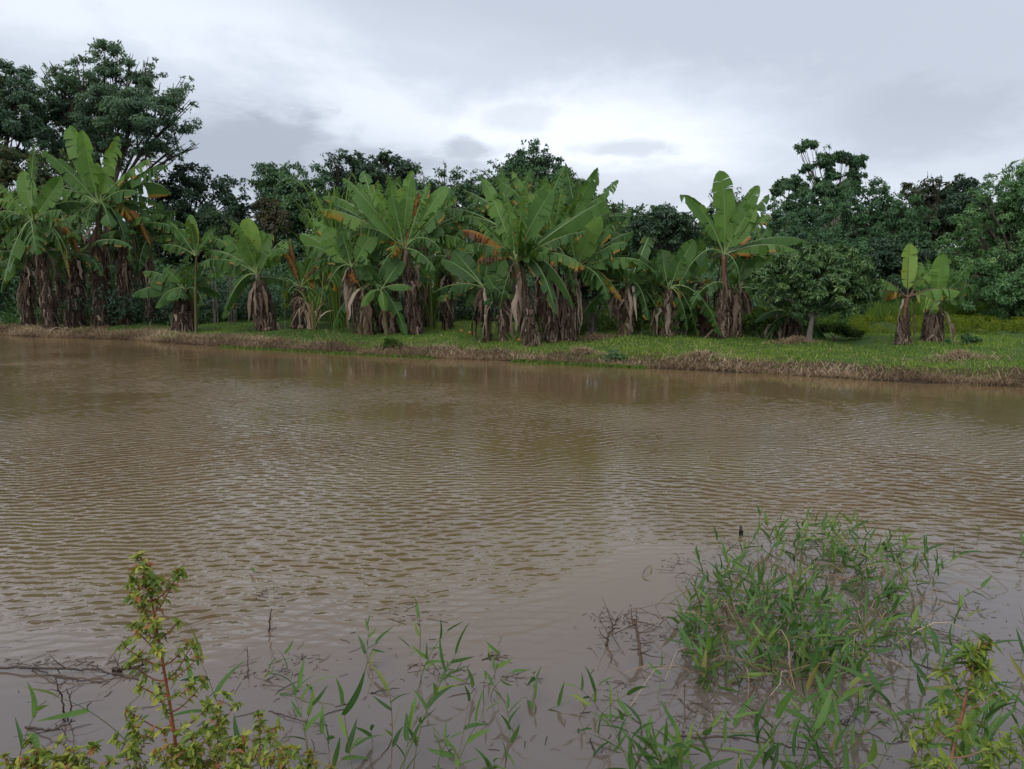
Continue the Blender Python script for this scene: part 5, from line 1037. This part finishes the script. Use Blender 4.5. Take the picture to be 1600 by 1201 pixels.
def weed(lab, pts, Y, nb, blen, leaf, WL, ms, seed, grp=None, r=.006, tuft=9, along=3, cat='weed', start=.2, topt=14, droop=0.0, maxleaf=300):
    rng = np.random.default_rng(seed); P = np.array([at(a, b, Y+dy) for a, b, dy in pts]); base = P[0].copy(); base[2] = min(base[2], float(gh(base[0], base[1])), 1.); base[2] = float(gh(base[0], base[1]))-.02 if base[2] < 1 else base[2]
    P = np.vstack([base, P[1:]]); root = empty('leafy_weed', base, lab, cat, grp); t = np.linspace(0, 1, len(P)); tt = np.linspace(0, 1, 18); C = np.stack([np.interp(tt, t, P[:, k]) for k in range(3)], 1)-base
    for _ in range(2): C[1:-1] = (C[:-2]+C[1:-1]*2+C[2:])/4
    g = Geo(); g.tube(C, np.linspace(r, r*.35, 18), 8); mobj('stem', g.mesh('stem', ms, True), root); T = nrm(np.gradient(C, axis=0)); cnt = [0]; more = []
    def put(par, p, d, ln):
        if cnt[0] >= maxleaf:
            par_loc = np.array(par.location) if par is not root else np.zeros(3)
            M = Matrix.Translation([float(v) for v in par_loc+p]) @ basis(d, nrm(np.array((0, 0, 1))+.35*rng.normal(size=3))) @ Matrix.Diagonal((ln, ln, ln, 1)); more.append((rng.integers(len(WL)), M)); return
        cnt[0] += 1; o = mobj('leaf', WL[rng.integers(len(WL))], par); o.matrix_local = Matrix.Translation([float(v) for v in p]) @ basis(d, nrm(np.array((0, 0, 1))+.35*rng.normal(size=3))) @ Matrix.Diagonal((ln, ln*rng.uniform(.8, 1.2), ln, 1))
    def tuft_at(par, p, ax, n, s=1.0, h=.03):
        az = rng.uniform(0, 6.28)
        for k in range(n):
            a = nrm(np.cross(ax, (.2, 1, .3))); b = np.cross(ax, a); az += 2.4; up_ = rng.uniform(-.25, .75) - droop; d = nrm((a*cos(az)+b*sin(az)) + ax*up_); put(par, p - ax*h*rng.random(), d, leaf*s*rng.uniform(.6, 1.2))
    for k in range(nb):
        q = start + (1-start)*(k+rng.random()*.7)/nb; i = min(16, int(q*17)); p = C[i]; az = k*2.4+rng.normal(0, .4); side = np.array((cos(az), sin(az)*.7, 0)); ln = blen*(1.15-.75*q)*rng.uniform(.7, 1.25)
        e = side*ln + np.array((0, 0, ln*rng.uniform(.35, .9))); B = bez(np.zeros(3), side*ln*.4, e*.75, e, np.linspace(0, 1, 8)); g = Geo(); g.tube(B, np.linspace(r*.45, r*.2, 8), 5)
        br = mobj('branch', g.mesh('branch', ms, True), root); br.location = Vector([float(v) for v in p])
        tb = nrm(B[-1]-B[-2]); tuft_at(br, B[-1], tb, tuft, 1.0, ln*.15)
        for j in range(along):
            m = rng.integers(2, 7); tuft_at(br, B[m], nrm(B[m]-B[m-1]), 2, .85)
    tuft_at(root, C[-1], T[-1], topt, 1.0, .10); tuft_at(root, C[-2], T[-2], topt//2, 1.0, .06)
    for j in range(10):
        i = rng.integers(int(start*17), 17); tuft_at(root, C[i], T[i], 2, .8)
    if more:
        V = []; Q = []; UV = []; n = 0
        for k, M in more:
            me = WL[k]; co = np.zeros(len(me.vertices)*3, np.float32); me.vertices.foreach_get('co', co); A = np.array(M); co = co.reshape(-1, 3)@A[:3, :3].T + A[:3, 3]
            Q.append(np.array([tuple(p.vertices) for p in me.polygons])+n); V.append(co); n += len(co); UV.append(np.stack([np.tile([0, .5, 1], len(co)//3), np.repeat(np.linspace(0, 1, len(co)//3), 3)], 1))
        tag(mobj('small_leaves', npmesh('small_leaves', np.concatenate(V), np.concatenate(Q), WL[0].materials[0], None, np.concatenate(UV), True), root), kind='stuff')
    return root
weed('tall weed with red stem and yellow green tufts standing at the lower left', [(287, 1330, 0), (278, 1180, 0), (264, 1090, 0), (250, 1010, 0), (238, 945, 0), (231, 876, 0)], 2.15, 34, .14, .029, WL1, M_ws1, 1, start=.2, tuft=13, along=7, topt=40, droop=.2)
GW = 'low yellow green weeds on the near bank'
for k, (x0, y0, x1, y1, lab, Y) in enumerate(((305, 1335, 300, 1145, 'leafy low weed hiding the right side of the red stem base', 2.0), (20, 1345, 12, 1190, 'weed tip cut by the left edge at the bottom', 1.95), (370, 1345, 368, 1170, 'low leafy weed between the rusty leaved one and the pale tufted one', 2.0), (105, 1345, 85, 1195, 'lowest weed tips at the bottom left', 1.9), (150, 1330, 112, 1165, 'low bushy weed below the dead stalks at bottom left', 1.95), (60, 1340, 55, 1168, 'low weed in the bottom left corner', 1.95), (205, 1330, 210, 1130, 'bushy weed just left of the red stemmed tall weed', 2.05), (330, 1330, 338, 1100, 'weed with rusty leaves leaning right of the tall weed', 2.1),
        (395, 1340, 405, 1118, 'weed with a pale tufted tip right of the tall weed', 2.1), (430, 1345, 440, 1165, 'low weed at the right end of the lower left weeds', 2.0), (260, 1335, 268, 1160, 'short dense weed at the foot of the tall weed', 1.95), (500, 1350, 492, 1190, 'small weed tip showing at the bottom edge beside the broad blades', 2.05))):
    weed(lab, [(x0, y0, 0), ((x0+x1)/2+8, (y0+y1)/2, 0), (x1, y1, 0)], Y, 15, .11, .027, WL1, M_ws1, 10+k, GW, r=.003, tuft=11, along=6, topt=20, start=.25, maxleaf=110, droop=.15)
weed('weed with thick pink stem and drooping whorled leaves at the lower right', [(1462, 1345, 0), (1484, 1190, 0), (1503, 1115, 0), (1518, 1050, 0), (1532, 1000, 0)], 2.2, 14, .11, .048, WL2, M_ws2, 2, start=.3, tuft=11, along=3, topt=24, r=.006, droop=.15)
GR = 'whorled weeds at the lower right'
for k, (x0, y0, x1, y1, lab, Y) in enumerate(((1425, 1340, 1445, 1125, 'smaller whorled weed left of the pink stem', 2.3), (1570, 1340, 1580, 1135, 'whorled weed with an orange leaf right of the pink stem', 2.2), (1530, 1340, 1548, 1165, 'low whorled weed just right of the pink stem base', 2.1), (1470, 1345, 1462, 1175, 'low whorled weed at the foot of the pink stem', 2.1))):
    weed(lab, [(x0, y0, 0), ((x0+x1)/2, (y0+y1)/2, 0), (x1, y1, 0)], Y, 6, .08, .040, WL2, M_rstem, 30+k, GR, r=.003, tuft=8, along=2, topt=12, start=.4, droop=.1, maxleaf=110)
# small brown water litter and short near bank grass
def litter():
    rng = np.random.default_rng(8); n = 1500; g = Geo(); k = 0
    while k < 170:
        x, y = rng.uniform(0, 1600), rng.uniform(980, 1200)
        if x < 900 and rng.random() < .55: continue
        p = onz(x, y, .002); ln = rng.uniform(.01, .07); a = rng.uniform(0, 6.28); P = np.array([p, p+np.array((cos(a), sin(a), .05))*ln*.5+rng.normal(0, .003, 3), p+np.array((cos(a), sin(a), .02))*ln]); P[:, 2] = np.maximum(P[:, 2], .001)
        g.tube(P, rng.uniform(.0006, .0016), 4, cap=False, tint=float(np.clip(rng.normal(.2, .25), 0, 1))); k += 1
    for (cx, cy, rx, ry, m) in ((1000, 985, 60, 28, 170), (955, 968, 34, 14, 110), (1130, 850, 38, 26, 170), (1060, 880, 34, 16, 90), (640, 955, 40, 14, 90), (775, 1025, 22, 6, 60), (120, 1035, 120, 10, 170), (420, 1055, 60, 14, 120), (405, 925, 22, 8, 40), (690, 1050, 40, 20, 80), (1300, 1120, 140, 40, 220), (1100, 1130, 80, 30, 120), (1480, 1000, 90, 60, 160), (800, 1058, 30, 8, 40), (470, 1030, 30, 6, 50), (950, 1080, 30, 20, 50)):
        for _ in range(int(m*.55)):
            p = onz(cx+rng.normal(0, rx*.6), cy+rng.normal(0, ry*.6), .001); ln = rng.uniform(.01, .05)*(1+2*(rng.random() < .12)); a = rng.normal(.2, 1.0); q = np.array((cos(a), sin(a), 0))
            P = np.array([p, p+q*ln*.5+rng.normal(0, .004, 3)*np.array((1, 1, .3)), p+q*ln]); P[:, 2] = rng.uniform(.0, .004); g.tube(P, rng.uniform(.0006, .0016), 4, cap=False, tint=float(np.clip(rng.normal(.15, .25), 0, 1)))
    tag(mobj('water_litter', g.mesh('water_litter', M_dry)), 'scattered bits of dark plant litter floating in the near shallows', 'litter', kind='stuff')
    n = 9000; x = rng.uniform(-3, 3, n); y = rng.uniform(.2, 2.1, n); V, Q, T = blades(np.stack([x, y, gh(x, y)-.01], 1), rng.uniform(.05, .18, n), rng.uniform(.003, .006, n), rng.uniform(.1, .8, n), rng)
    me = npmesh('near_bank_grass', V, [Q, T], M_grass, {'tint': np.repeat(np.clip(rng.normal(.4, .2, n), 0, 1), 5)}); tag(mobj('near_bank_grass', me), 'grass on the near bank below the camera', 'grass', kind='stuff')
litter()
